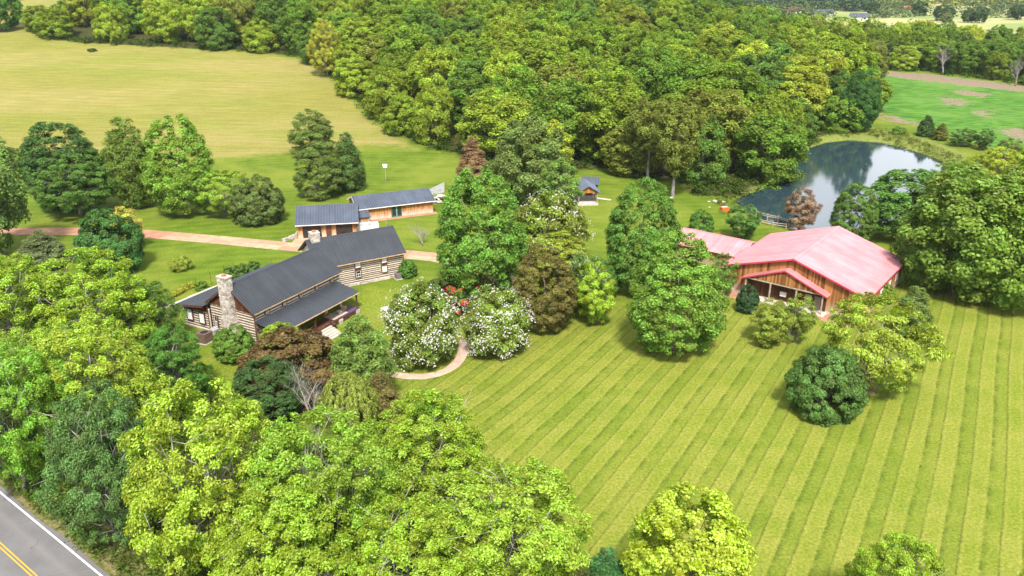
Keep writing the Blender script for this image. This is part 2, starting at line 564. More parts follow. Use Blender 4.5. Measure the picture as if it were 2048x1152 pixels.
def water_material():
    t = NT('water')
    P = t.pos((1, 1.6, 1))
    nz = t.math('ADD', t.noise(0.55, 3, 0.6, P), t.math('MULTIPLY', t.noise(2.2, 3, 0.6, P), 0.4))
    return t.end(t.bsdf((0.018, 0.034, 0.042), 0.05, 0, 0.6, t.bump(nz, 0.06, 0.12)))


water_material()

# ------------------------------------------------------------------ mesh helpers


def tag(o, label=None, cat=None, group=None, kind=None):
    for k, v in (('label', label), ('category', cat), ('group', group), ('kind', kind)):
        if v:
            o[k] = v
    return o


def link(o, parent=None):
    C.objects.link(o)
    if parent is not None:
        o.parent = parent
    return o


def empty(name, loc=(0, 0, 0), rz=0.0):
    o = bpy.data.objects.new(name, None)
    o.empty_display_size = 0.5
    o.location = loc
    o.rotation_euler = (0, 0, rz)
    return link(o)


class MB:
    def __init__(self, M=None):
        self.v, self.f, self.c = [], [], []
        self.M = M or Matrix.Identity(4)
        self.cur = 0.5

    def add(self, vs, fs):
        o = len(self.v)
        self.v += [tuple(self.M @ Vector(p)) for p in vs]
        self.c += [self.cur] * len(vs)
        self.f += [tuple(i + o for i in q) for q in fs]

    def box(self, x0, x1, y0, y1, z0, z1):
        self.add([(x0, y0, z0), (x1, y0, z0), (x1, y1, z0), (x0, y1, z0), (x0, y0, z1), (x1, y0, z1), (x1, y1, z1), (x0, y1, z1)],
                 [(3, 2, 1, 0), (4, 5, 6, 7), (0, 1, 5, 4), (1, 2, 6, 5), (2, 3, 7, 6), (3, 0, 4, 7)])

    def hexa(self, b, t):
        self.add(list(b) + list(t), [(3, 2, 1, 0), (4, 5, 6, 7), (0, 1, 5, 4), (1, 2, 6, 5), (2, 3, 7, 6), (3, 0, 4, 7)])

    def prism(self, poly, ax, a, b):
        """polygon in the two other axes, swept along axis ax from a to b"""
        n = len(poly)
        def mk(p, q):
            return {'x': (q, p[0], p[1]), 'y': (p[0], q, p[1]), 'z': (p[0], p[1], q)}[ax]
        vs = [mk(p, a) for p in poly] + [mk(p, b) for p in poly]
        fs = [tuple(range(n - 1, -1, -1)), tuple(range(n, 2 * n))]
        fs += [(i, (i + 1) % n, n + (i + 1) % n, n + i) for i in range(n)]
        self.add(vs, fs)

    def tube(self, pts, rad, sides=6):
        pts = [Vector(p) for p in pts]
        rad = rad if isinstance(rad, (list, tuple)) else [rad] * len(pts)
        vs, fs = [], []
        for i, p in enumerate(pts):
            d = (pts[min(i + 1, len(pts) - 1)] - pts[max(i - 1, 0)]).normalized()
            a = d.orthogonal().normalized() if i == 0 else (a - d * a.dot(d)).normalized()
            b = d.cross(a)
            for k in range(sides):
                an = 2 * math.pi * k / sides
                vs.append(p + (a * math.cos(an) + b * math.sin(an)) * rad[i])
        for i in range(len(pts) - 1):
            for k in range(sides):
                k2 = (k + 1) % sides
                fs.append((i * sides + k, i * sides + k2, (i + 1) * sides + k2, (i + 1) * sides + k))
        fs.append(tuple(range(sides - 1, -1, -1)))
        fs.append(tuple(range((len(pts) - 1) * sides, len(pts) * sides)))
        self.add(vs, fs)

    def lathe(self, prof, sides=12, cx=0, cy=0):
        vs, fs = [], []
        for r, z in prof:
            for k in range(sides):
                an = 2 * math.pi * k / sides
                vs.append((cx + r * math.cos(an), cy + r * math.sin(an), z))
        for i in range(len(prof) - 1):
            for k in range(sides):
                k2 = (k + 1) % sides
                fs.append((i * sides + k, i * sides + k2, (i + 1) * sides + k2, (i + 1) * sides + k))
        fs.append(tuple(range(sides - 1, -1, -1)))
        fs.append(tuple(range((len(prof) - 1) * sides, len(prof) * sides)))
        self.add(vs, fs)

    def mesh(self, name, mat, smooth=False):
        me = bpy.data.meshes.new(name)
        me.from_pydata(self.v, [], self.f)
        a = me.color_attributes.new('lv', 'FLOAT_COLOR', 'POINT')
        cols = np.ones((len(self.v), 4), np.float32)
        cols[:, 0] = self.c
        a.data.foreach_set('color', cols.ravel())
        if smooth:
            me.polygons.foreach_set('use_smooth', np.ones(len(me.polygons), bool))
        me.materials.append(MATS[mat])
        me.update()
        return me

    def build(self, name, mat, parent=None, smooth=False):
        return link(bpy.data.objects.new(name, self.mesh(name, mat, smooth)), parent)


def child(name, me, parent, M=None):
    o = bpy.data.objects.new(name, me)
    link(o, parent)
    if M is not None:
        o.matrix_local = M
    return o


# ------------------------------------------------------------------ ground sheet
def spaced(lo, a, b, hi, step, grow):
    mid = list(np.arange(a, b + 0.01, step))
    up, s, v = [], step, mid[-1]
    while v < hi:
        s *= grow
        v += s
        up.append(v)
    dn, s, v = [], step, mid[0]
    while v > lo:
        s *= grow
        v -= s
        dn.append(v)
    return np.array(dn[::-1] + mid + up)


gx = spaced(-2500, -150, 150, 2500, 1.6, 1.07)
gy = spaced(-400, 40, 290, 5000, 1.6, 1.06)
GX, GY = np.meshgrid(gx, gy)
GZ = terrain(GX, GY)
nx, ny = len(gx), len(gy)
gv = np.stack([GX, GY, GZ], -1).reshape(-1, 3)
ii = (np.arange(ny - 1)[:, None] * nx + np.arange(nx - 1)[None, :]).ravel()
gf = np.stack([ii, ii + 1, ii + nx + 1, ii + nx], -1)


def np_mesh(name, verts, quads):
    me = bpy.data.meshes.new(name)
    me.vertices.add(len(verts))
    me.vertices.foreach_set('co', np.ascontiguousarray(verts, np.float32).ravel())
    me.loops.add(quads.size)
    me.loops.foreach_set('vertex_index', np.ascontiguousarray(quads, np.int32).ravel())
    me.polygons.add(len(quads))
    me.polygons.foreach_set('loop_start', np.arange(0, quads.size, quads.shape[1], dtype=np.int32))
    me.update(calc_edges=True)
    return me


PX = lambda pts: [tuple(at(*q)[:2]) for q in pts]
FIELD = PX([(-300, 320), (0, 312), (70, 305), (430, 318), (500, 312), (640, 302), (735, 291), (790, 291), (830, 300), (780, 262), (735, 235),
            (690, 180), (640, 140), (600, 118), (500, 105), (300, 92), (180, 85), (95, 75), (60, 60), (30, 30)])
FIELD += [(-150, 640), (-700, 640), (-700, 300)]
CROP = [flat(*q) for q in ((1735, 216), (1745, 140), (1900, 152), (2150, 186), (2400, 230), (2300, 330), (2048, 312), (1930, 283), (1850, 253), (1790, 240))]
WOOD = PX([(62, 62), (90, 76), (180, 86), (300, 92), (500, 102), (600, 113), (645, 138), (695, 175), (745, 232), (790, 260), (840, 287), (930, 312), (985, 335),
           (1080, 345), (1180, 338), (1235, 335), (1300, 362), (1350, 362), (1400, 392), (1470, 395), (1530, 366), (1562, 322), (1590, 295), (1640, 272),
           (1700, 255), (1735, 225), (1742, 150), (1650, 128)])
WOOD += [(150, 455), (112, 540), (60, 640), (0, 700), (-160, 640)]
MUDS = [[flat(*q) for q in pts] for pts in (
    ((1640, 122), (1740, 142), (1850, 147), (2048, 172), (2200, 195), (2200, 205), (2048, 184), (1850, 162), (1740, 150)),
    ((1885, 195), (1925, 200), (1928, 213), (1895, 212)), ((1915, 178), (1980, 188), (1975, 196), (1915, 188)),
    ((1955, 220), (1975, 222), (1975, 234), (1958, 232)), ((2012, 256), (2060, 262), (2060, 285), (2018, 274)),
    ((1735, 228), (1800, 240), (1840, 252), (1800, 250), (1740, 236)))]
BANK = [(x + 6 * (1 if x > 95 else -1), y + 10) for x, y in POND]
FG = [flat(*q) for q in ((-120, 560), (140, 560), (300, 600), (330, 690), (430, 790), (560, 860), (760, 900), (980, 1000), (1150, 1100), (1250, 1180),
                         (1200, 1400), (300, 1400), (160, 1170), (0, 960), (-120, 900))]
PALE = [flat(*q) for q in ((1560, 40), (1700, 52), (1850, 60), (2048, 76), (2300, 100))] + [(1200, 900), (1300, 1500), (300, 1600), (330, 900)]
# county road: edge line through two ground points
RA, RB = Vector((*flat(0, 985), 0)), Vector((*flat(200, 1150), 0))
rd = (RB - RA).normalized()
rn = Vector((rd.y, -rd.x, 0))                 # towards the road's far side (left and nearer)
if rn.x > 0:
    rn = -rn
ROADV = [tuple((RA + rd * s + rn * o)[:2]) for s, o in ((-160, 1.0), (160, 1.0), (160, -4.4), (-160, -4.4))]
me = np_mesh('ground', gv, gf)
X1, Y1 = gv[:, 0].copy(), gv[:, 1].copy()


def fattr(me, name, vals):
    a = me.attributes.new(name, 'FLOAT', 'POINT')
    a.data.foreach_set('value', np.ascontiguousarray(vals, np.float32))


SOIL = []                                       # (x, y, r) filled by the tree list, written at the end
fattr(me, 'field', sdist(FIELD, X1, Y1))
fattr(me, 'crop', sdist(CROP, X1, Y1))
fattr(me, 'mud', np.max([sdist(m_, X1, Y1) for m_ in MUDS], 0))
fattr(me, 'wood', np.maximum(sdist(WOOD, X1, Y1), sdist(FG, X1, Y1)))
fattr(me, 'bank', sdist(BANK, X1, Y1) + np.where(X1 > 75, 4, -6))
fattr(me, 'pale', sdist(PALE, X1, Y1))
fattr(me, 'verge', sdist(ROADV, X1, Y1))
fattr(me, 'stripe', (1 - sm(104, 124, Y1 - 0.12 * (X1 - 20))) * sm(-25, -5, X1 - (Y1 - 95) * 0.2))
me.materials.append(MATS['ground'])
me.polygons.foreach_set('use_smooth', np.ones(len(me.polygons), bool))
ground = link(bpy.data.objects.new('ground', me))
tag(ground, kind='structure')

# pond
pv = [(x, y, -0.62) for x, y in [(98 + (x - 98) * 1.06, 190 + (y - 190) * 1.06) for x, y in POND]]
m = MB()
m.add(pv, [tuple(range(len(pv)))])
pond = m.build('pond_water', 'water')
tag(pond, kind='structure')


def ribbon(name, line, wid, mat, lift=0.03, parent=None, step=1.5):
    """a strip laid on the ground along a line of (x, y)"""
    pts = [Vector((*p[:2], 0)) for p in line]
    dense = []
    for a, b in zip(pts, pts[1:]):
        k = max(1, int((b - a).length / step))
        dense += [a.lerp(b, i / k) for i in range(k)]
    dense.append(pts[-1])
    for _ in range(4):
        dense = [dense[0]] + [(dense[i - 1] + dense[i] * 2 + dense[i + 1]) / 4 for i in range(1, len(dense) - 1)] + [dense[-1]]
    vs, fs = [], []
    N = 4
    for i, p in enumerate(dense):
        d = (dense[min(i + 1, len(dense) - 1)] - dense[max(i - 1, 0)]).normalized()
        n_ = Vector((-d.y, d.x, 0))
        wj = wid * (1 + 0.04 * math.sin(i * 1.7) + 0.03 * math.sin(i * 0.6))
        for k in range(N + 1):
            q = p + n_ * wj * (k / N - 0.5)
            vs.append((q.x, q.y, tz(q.x, q.y) + lift))
    for i in range(len(dense) - 1):
        for k in range(N):
            a = i * (N + 1) + k
            fs.append((a, a + 1, a + N + 2, a + N + 1))
    m = MB()
    m.add(vs, fs)
    o = m.build(name, mat, parent)
    return o


# county road with shoulder, edge line and double centre line
def strip(o0, o1, z, name, mat, parent=None, thick=0.0):
    m = MB()
    n = 60
    vs, fs = [], []
    for i in range(n + 1):
        s = -160 + 320 * i / n
        for o in (o0, o1):
            q = RA + rd * s + rn * o
            vs.append((q.x, q.y, tz(q.x, q.y) + z))
    for i in range(n):
        fs.append((2 * i, 2 * i + 1, 2 * i + 3, 2 * i + 2))
    m.add(vs, fs)
    return m.build(name, mat, parent)


road = MB()
n = 80
vs, fs, lane = [], [], []
offs = [-0.45, 0.0, 0.6, 1.0, 1.5, 2.2, 2.6, 3.3, 4.0, 4.4, 5.1, 5.6, 6.1, 6.7, 7.2]
for i in range(n + 1):
    for o in offs:
        jag = 0.12 * math.sin(i * 2.3) + 0.08 * math.sin(i * 5.1) if o < 0 else 0
        q = RA + rd * (-160 + 320 * i / n) + rn * (o + jag)
        vs.append((q.x, q.y, tz(q.x, q.y) + 0.05))
        lane.append(1.0 if o in (1.5, 5.1) else 0.0)
k = len(offs)
for i in range(n):
    for j in range(k - 1):
        fs.append((i * k + j, i * k + j + 1, (i + 1) * k + j + 1, (i + 1) * k + j))
road.add(vs, fs)
road_o = tag(road.build('road', 'asphalt'), kind='structure')
fattr(road_o.data, 'lane', np.array(lane))
strip(-0.08, 0.08, 0.056, 'edge_line', 'paint_white', road_o)
strip(3.22, 3.34, 0.056, 'centre_line', 'paint_yellow', road_o)
strip(3.50, 3.62, 0.056, 'centre_line', 'paint_yellow', road_o)
strip(6.72, 6.88, 0.056, 'edge_line', 'paint_white', road_o)

# ------------------------------------------------------------------ drive, paths
drive = empty('driveway', (0, 0, 0))
tag(drive, kind='structure')
ribbon('gravel_lane', [(-125, 146.5), (-108, 148.0), (-93.5, 148.2), (-85, 148.2), (-76, 147.5), (-66, 145.6)], 4.6, 'aggregate', 0.03, drive)
DL = [Vector((x, y, 0)) for x, y in ((-66, 145.6), (-59, 143.9), (-49, 141.4), (-39.7, 138.6), (-33, 137.0), (-25, 135.6), (-16, 134.6), (-9, 131.4), (-3.5, 126.5), (0.5, 120), (3, 113.5))]
dense = []
for a, b in zip(DL, DL[1:]):
    dense += [a.lerp(b, i / 12) for i in range(12)]
for _ in range(25):
    dense = [dense[0]] + [(dense[i - 1] + dense[i + 1]) / 2 for i in range(1, len(dense) - 1)] + [dense[-1]]
acc, cuts, last = 0.0, [0], 0.0
for i in range(1, len(dense)):
    acc += (dense[i] - dense[i - 1]).length
    if acc - last > 4.4:
        cuts.append(i)
        last = acc
side = lambda i: Vector((-(dense[min(i + 1, len(dense) - 1)] - dense[max(i - 1, 0)]).normalized().y, (dense[min(i + 1, len(dense) - 1)] - dense[max(i - 1, 0)]).normalized().x, 0))
for a, b in zip(cuts, cuts[1:]):
    for s0, s1 in ((-2.15, -0.02), (0.02, 2.15)):
        m = MB()
        q = [dense[a] + side(a) * s1, dense[b] + side(b) * s1, dense[b] + side(b) * s0, dense[a] + side(a) * s0]
        c = sum(q, Vector()) / 4
        q = [p + (c - p).normalized() * 0.02 for p in q][::-1]
        m.hexa([(p.x, p.y, -0.1) for p in q], [(p.x, p.y, 0.05) for p in q])
        m.build('slab', 'slab', drive)
for x0, x1 in ((-41.0, -37.4), (-37.36, -33.7), (-33.66, -29.6)):      # apron before the garage
    for k in range(2):
        ya = lambda x: 139.6 + (-39.7 - x) * 0.2 + 1.3
        m = MB()
        f0, f1 = k / 2, (k + 1) / 2 - 0.008
        gyy = lambda x: 143.75 + (x + 40.3) * 0.176
        q = [(x0, ya(x0) + (gyy(x0) - ya(x0)) * f0), (x1, ya(x1) + (gyy(x1) - ya(x1)) * f0), (x1, ya(x1) + (gyy(x1) - ya(x1)) * f1), (x0, ya(x0) + (gyy(x0) - ya(x0)) * f1)]
        m.hexa([(p[0], p[1], -0.1) for p in q], [(p[0], p[1], 0.058) for p in q])
        m.build('slab', 'slab', drive)

gp = ribbon('garden_path', [flat(*q) for q in ((700, 712), (740, 716), (780, 728), (815, 738), (850, 740), (885, 730), (912, 712), (926, 692), (930, 660))], 1.5, 'path_brick', 0.035)
tag(gp, kind='structure')
bp = ribbon('barn_path', [flat(*q) for q in ((1440, 580), (1475, 588), (1510, 598))], 3.6, 'aggregate', 0.03)
tag(bp, kind='structure')
bp2 = ribbon('barn_walk', [flat(*q) for q in ((1640, 622), (1650, 640), (1672, 652), (1700, 655))], 2.6, 'aggregate', 0.03)
tag(bp2, kind='structure')
pp = ribbon('pavilion_path', [flat(*q) for q in ((1192, 396), (1205, 397), (1222, 400))], 0.9, 'concrete', 0.03)
tag(pp, kind='structure')

# ------------------------------------------------------------------ building helpers


def roof_plane(m, e0, e1, r0, r1, th=0.09, rib=0.3, rh=0.06, rw=0.07):
    """sheet roof between eave e0-e1 and ridge r0-r1, with standing ribs running down the slope"""
    e0, e1, r0, r1 = map(Vector, (e0, e1, r0, r1))
    nn = (e1 - e0).cross(r0 - e0).normalized()
    if nn.z < 0:
        nn = -nn
    L = (e1 - e0).length
    k = max(1, int(L / rib))
    for i in range(k):
        f0, f1 = i / k, (i + 1) / k
        b = [e0.lerp(e1, f0), e0.lerp(e1, f1), r0.lerp(r1, f1), r0.lerp(r1, f0)]
        m.cur = R.random()
        m.hexa([p - nn * th for p in b], b)
    m.cur = 2.0  # flags the ribs for the painted catch-light colour
    d = (e1 - e0).normalized() * rw / 2
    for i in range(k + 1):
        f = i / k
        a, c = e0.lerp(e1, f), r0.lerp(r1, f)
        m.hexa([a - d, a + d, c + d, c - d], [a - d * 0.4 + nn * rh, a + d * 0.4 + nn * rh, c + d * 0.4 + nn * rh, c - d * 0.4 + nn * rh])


ROOT_LOG = None


def unit_log():
    m = MB()
    pr = []
    for k in range(8):
        a = math.pi / 8 + k * math.pi / 4
        pr.append((0.5 * math.cos(a) / math.cos(math.pi / 8), 0.5 * math.sin(a) / math.cos(math.pi / 8)))
    m.prism(pr, 'x', 0, 1)
    return m.mesh('log', 'log')


LOG = unit_log()


def logs(wall, M, x0, x1, y, z0, z1, n, rot=0.0, r=None):
    """courses of hewn logs on a wall plane running along local x at depth y"""
    dz = (z1 - z0) / n
    for i in range(n):
        h = dz * R.uniform(0.47, 0.58)
        zc = z0 + dz * (i + 0.5)
        T = Matrix.Translation((x0 + R.uniform(-0.02, 0.02), y, zc)) @ Matrix.Rotation(R.uniform(-0.003, 0.003), 4, 'Y')
        child('log', LOG, wall, M @ T @ Matrix.Diagonal((x1 - x0 + R.uniform(-0.03, 0.03), 0.09, h, 1)))


def window(root, M, x, z, wd, ht, y=0.0, pane='curtain', bars=(1, 1)):
    """framed sash window on a wall facing local -y; x is its centre, z its sill"""
    f = MB(M)
    t_ = 0.11
    y0, y1 = y - 0.15, y + 0.02
    f.box(x - wd / 2 - t_, x - wd / 2, y0, y1, z - t_, z + ht + t_)
    f.box(x + wd / 2, x + wd / 2 + t_, y0, y1, z - t_, z + ht + t_)
    f.box(x - wd / 2, x + wd / 2, y0, y1, z + ht, z + ht + t_)
    f.box(x - wd / 2, x + wd / 2, y0 - 0.04, y1, z - t_, z)
    win = f.build('window', 'brown_trim', root)
    p = MB(M)
    p.box(x - wd / 2, x + wd / 2, y - 0.085, y - 0.05, z, z + ht)
    p.build('pane', pane, win)
    s = MB(M)
    s.box(x - wd / 2 + 0.002, x - wd / 2 + 0.07, y - 0.12, y - 0.083, z, z + ht)
    s.box(x + wd / 2 - 0.07, x + wd / 2 - 0.002, y - 0.12, y - 0.083, z, z + ht)
    for i in range(3):
        zz = z + (ht - 0.07) * i / 2
        s.box(x - wd / 2 + 0.07, x + wd / 2 - 0.07, y - 0.12, y - 0.083, zz, zz + 0.07)
    s.box(x - 0.03, x + 0.03, y - 0.116, y - 0.084, z + 0.07, z + ht / 2)
    s.build('sash', 'white_trim', win)
    return win


def stonework(m, x0, x1, y0, y1, z0, z1, course=0.24, taper=None):
    """rubble courses on the four faces of a block"""
    z = z0
    while z < z1 - 0.05:
        h = min(course * R.uniform(0.75, 1.3), z1 - z)
        ax, bx, ay, by = taper(z) if taper else (x0, x1, y0, y1)
        for (p, q, fx) in ((ax, bx, 'f'), (ax, bx, 'b'), (ay, by, 'l'), (ay, by, 'r')):
            s = p
            while s < q - 0.02:
                l = min(R.uniform(0.25, 0.62), q - s)
                if q - s - l < 0.12:
                    l = q - s
                d = R.uniform(0.02, 0.09)
                g = 0.015
                m.cur = R.random()
                if fx == 'f':
                    m.box(s + g, s + l - g, ay - d, ay + 0.05, z + g, z + h - g)
                elif fx == 'b':
                    m.box(s + g, s + l - g, by - 0.05, by + d, z + g, z + h - g)
                elif fx == 'l':
                    m.box(ax - d, ax + 0.05, s + g, s + l - g, z + g, z + h - g)
                else:
                    m.box(bx - 0.05, bx + d, s + g, s + l - g, z + g, z + h - g)
                s += l
        z += h


def siding(m, x0, x1, y, z0, top, wd=0.24, th=0.03, face=-1):
    """upright boards with uneven widths; top is a number or a function of x"""
    x = x0
    while x < x1 - 0.03:
        l = min(wd * R.uniform(0.75, 1.3), x1 - x)
        d = R.uniform(0.01, 0.035)
        m.cur = R.random() if R.random() < 0.75 else R.choice((0.0, 1.0))
        ta = top(x) if callable(top) else top
        tb = top(x + l) if callable(top) else top
        zb = z0 + R.uniform(-0.04, 0.05)
        a, b = (y - th - d, y) if face < 0 else (y, y + th + d)
        m.hexa([(x + 0.008, a, zb), (x + l - 0.008, a, zb), (x + l - 0.008, b, zb), (x + 0.008, b, zb)],
               [(x + 0.008, a, ta), (x + l - 0.008, a, tb), (x + l - 0.008, b, tb), (x + 0.008, b, ta)])
        x += l


I4 = Matrix.Identity(4)
RZ = lambda a: Matrix.Rotation(math.radians(a), 4, 'Z')
TR = lambda x, y, z=0: Matrix.Translation((x, y, z))

# ------------------------------------------------------------------ log house
house = empty('log_house', (HX, HY, 0), HA)
tag(house, 'long log house with charcoal metal roofs, stone chimneys and a front porch', 'house')
L, D = 17.6, 8.3
EZ, RZ_, RY = 4.3, 7.6, 4.15
sl_ = (RZ_ - EZ) / (RY + 0.45)
front = MB(); front.box(0, L, 0, 0.25, -1.9, 4.55)
wall_f = front.build('front_wall', 'chinking', house)
logs(wall_f, I4, -0.12, L + 0.1, -0.01, 3.05, 4.2, 3)
logs(wall_f, I4, -0.12, L + 0.1, -0.01, -0.2, 2.85, 8)
gl = MB(); gl.box(0.004, 0.25, 0.25, D, -1.2, 4.2)
wall_g = gl.build('gable_wall', 'chinking', house)
MG = RZ(-90) @ I4                               # a wall facing local -x: its x axis runs along -y
GW = RZ(-90)
logs(wall_g, GW, -D - 0.05, 0.1, 0.0, -0.3, 4.05, 11)
gb = MB(GW)
siding(gb, -D, 0, 0.0, 4.05, lambda x: RZ_ - 0.12 - sl_ * abs(-x - RY), 0.3, 0.03)
o = gb.build('gable_boards', 'brown_board', house); o['kind'] = 'stuff'
bk = MB(); bk.box(0.25, L, D - 0.25, D, -0.4, 4.5); bk.box(L - 0.25, L, 0.25, D - 0.25, -1.9, 4.3)
bk.prism([(0.25, 4.2), (D - 0.25, 4.2), (RY, RZ_ - 0.25)], 'x', 0.03, 0.2)
bk.prism([(0.25, 4.3), (D - 0.25, 4.3), (RY, RZ_ - 0.25)], 'x', L - 0.2, L - 0.01)
bk.build('rear_wall', 'chinking', house)
rf = MB()
roof_plane(rf, (-0.45, -0.45, EZ), (L + 0.4, -0.45, EZ), (-0.45, RY, RZ_), (L + 0.4, RY, RZ_), rib=0.42)
roof_plane(rf, (-0.45, 2 * RY + 0.45, EZ), (L + 0.4, 2 * RY + 0.45, EZ), (-0.45, RY, RZ_), (L + 0.4, RY, RZ_), rib=0.42)
roof_m = rf.build('main_roof', 'roof_charcoal', house)
rc = MB(); rc.prism([(RY - 0.22, RZ_ - 0.10), (RY, RZ_ + 0.07), (RY + 0.22, RZ_ - 0.10)], 'x', -0.46, L + 0.41)
rc.build('ridge_cap', 'roof_charcoal', roof_m)
fb = MB()
for yy, sgn in ((-0.45, 1), (2 * RY + 0.45, -1)):
    fb.hexa([(-0.5, yy, EZ - 0.34), (-0.46, yy, EZ - 0.34), (-0.46, RY, RZ_ - 0.34), (-0.5, RY, RZ_ - 0.34)],
            [(-0.5, yy, EZ - 0.05), (-0.46, yy, EZ - 0.05), (-0.46, RY, RZ_ - 0.05), (-0.5, RY, RZ_ - 0.05)])
fb.build('barge_board', 'brown_trim', roof_m)
gu = MB(); gu.box(-0.4, L + 0.35, -0.53, -0.44, EZ - 0.16, EZ - 0.07)
gu.build('gutter', 'tan_trim', roof_m)
# rear lean-to
lt = MB()
lt.box(-0.5, L - 0.4, 13.1, 13.35, -0.4, 3.35); lt.box(-0.5, -0.25, D + 0.01, 13.1, -0.5, 3.3)
wall_l = lt.build('lean_to_wall', 'chinking', house)
logs(wall_l, GW, -13.4, -D - 0.05, -0.51, 0.15, 2.75, 7)
lw = MB(GW)
siding(lw, -13.4, -D, -0.5, 2.75, lambda x: 3.3 + (x + 13.4) * 0.16, 0.3)
o = lw.build('gable_boards', 'brown_board', house); o['kind'] = 'stuff'
lf = MB(GW); lf.box(-13.42, -D - 0.02, -0.66, -0.52, -0.5, 0.13)
lf.build('foundation', 'limestone', house)
lr = MB()
roof_plane(lr, (-1.35, 13.95, 3.28), (L - 0.2, 13.95, 3.28), (-1.35, D - 0.1, 4.16), (L - 0.2, D - 0.1, 4.16), rib=0.42)
lean_roof = lr.build('lean_to_roof', 'roof_charcoal', house)
lb = MB()
lb.hexa([(-1.42, 13.95, 2.95), (-1.36, 13.95, 2.95), (-1.36, D, 3.82), (-1.42, D, 3.82)], [(-1.42, 13.95, 3.22), (-1.36, 13.95, 3.22), (-1.36, D, 4.1), (-1.42, D, 4.1)])
lb.build('barge_board', 'brown_trim', lean_roof)
dp = MB()
dp.tube([(-0.62, D + 0.0, 3.9), (-0.62, D, -0.2)], 0.06); dp.build('downpipe', 'brown_trim', house)
dp = MB()
dp.tube([(-0.1, -0.3, 4.1), (-0.16, -0.16, 3.9), (-0.16, -0.16, -1.2)], 0.06); dp.build('downpipe', 'brown_trim', house)
cp = MB(); cp.box(-0.1, 0.1, -0.12, 0.1, -1.2, 4.2); cp.build('corner_post', 'old_wood', house)
# windows in the gable end and lean-to
window(house, GW, -12.0, 1.1, 0.95, 1.55, -0.58)
window(house, GW, -9.6, 1.0, 0.95, 1.45, -0.58)
window(house, GW, -7.4, 0.7, 0.55, 1.6, -0.07, 'glass')
# little windows over the porch roof
for xx in (2.3, 5.7, 9.1, 12.5, 15.9):
    window(house, I4, xx, 3.3, 0.62, 0.5, -0.02, 'glass')
# stone chimney at the gable
ch = MB()
ctaper = lambda z: (-1.05, 0.0, RY - 1.25, RY + 1.25) if z < 1.8 else ((-1.05, 0.0, RY - 1.25 + 0.45 * min(1, (z - 1.8) / 1.6), RY + 1.25 - 0.45 * min(1, (z - 1.8) / 1.6)))
ch.cur = 0.3
ch.box(-1.03, 0.0, RY - 0.78, RY + 0.78, -0.6, 8.9)
ch.hexa([(-1.03, RY - 1.22, -0.6), (-0.01, RY - 1.22, -0.6), (-0.01, RY + 1.22, -0.6), (-1.03, RY + 1.22, -0.6)],
        [(-1.03, RY - 0.8, 3.3), (-0.01, RY - 0.8, 3.3), (-0.01, RY + 0.8, 3.3), (-1.03, RY + 0.8, 3.3)])
stonework(ch, 0, 0, 0, 0, -0.6, 8.9, 0.25, ctaper)
ch.cur = 0.35
ch.box(-1.16, 0.12, RY - 0.93, RY + 0.93, 8.9, 9.06)
chim = ch.build('stone_chimney', 'limestone', house)
cpot = MB(); cpot.lathe([(0.30, 9.05), (0.34, 9.12), (0.30, 9.3), (0.2, 9.36), (0.05, 9.38)], 12, -0.5, RY)
cpot.build('chimney_pot', 'clay', chim)

# two-storey wing set at an angle
WA = math.degrees(math.atan2(0.515, 0.857)) - math.degrees(HA)
wo = Matrix.Rotation(-HA, 4, 'Z') @ Vector((-30.0 - HX, 117.2 - HY, 0))
MW = TR(wo.x, wo.y, 0) @ RZ(WA)
WL, WD_, WE, WR = 13.9, 9.2, 4.1, 7.35
ww = MB(MW)
ww.box(0, WL, 0, 0.25, -0.9, WE + 0.15); ww.box(WL - 0.25, WL, 0.25, WD_, -0.9, WE); ww.box(0, WL - 0.25, WD_ - 0.25, WD_, -0.4, WE); ww.box(0, 0.25, 0.25, WD_ - 0.25, -0.4, WE)
ww.prism([(0.0, WE), (WD_, WE), (WD_ / 2, WR - 0.25)], 'x', WL - 0.2, WL - 0.002)
ww.prism([(0.0, WE), (WD_, WE), (WD_ / 2, WR - 0.25)], 'x', 0.002, 0.2)
wing = ww.build('wing_wall', 'chinking', house)
logs(wing, MW, -0.1, WL + 0.15, -0.01, 0.45, WE + 0.02, 11)
wf = MB(MW)
stonework(wf, 0.3, WL + 0.05, -0.1, 0.25, -1.0, 0.45, 0.3)
wf.cur = 0.6; wf.box(0.3, WL + 0.05, -0.1, 0.2, -1.0, 0.44)
wf.build('foundation', 'limestone', house)
wr = MB(MW)
wsl = (WR - WE) / (WD_ / 2 + 0.5)
roof_plane(wr, (-0.6, -0.5, WE), (WL + 0.5, -0.5, WE), (-0.6, WD_ / 2, WR), (WL + 0.5, WD_ / 2, WR), rib=0.42)
roof_plane(wr, (-0.6, WD_ + 0.5, WE), (WL + 0.5, WD_ + 0.5, WE), (-0.6, WD_ / 2, WR), (WL + 0.5, WD_ / 2, WR), rib=0.42)
wroof = wr.build('wing_roof', 'roof_charcoal', house)
wc = MB(MW); wc.prism([(WD_ / 2 - 0.22, WR - 0.10), (WD_ / 2, WR + 0.07), (WD_ / 2 + 0.22, WR - 0.10)], 'x', -0.61, WL + 0.51)
wc.build('ridge_cap', 'roof_charcoal', wroof)
wg = MB(MW); wg.box(-0.5, WL + 0.45, -0.61, -0.49, WE - 0.2, WE - 0.06); wg.build('gutter', 'tan_trim', wroof)
wp = MB(MW); wp.tube([(WL + 0.1, -0.5, WE - 0.2), (WL + 0.12, -0.12, WE - 0.5), (WL + 0.12, -0.12, -0.7)], 0.06); wp.build('downpipe', 'brown_trim', house)
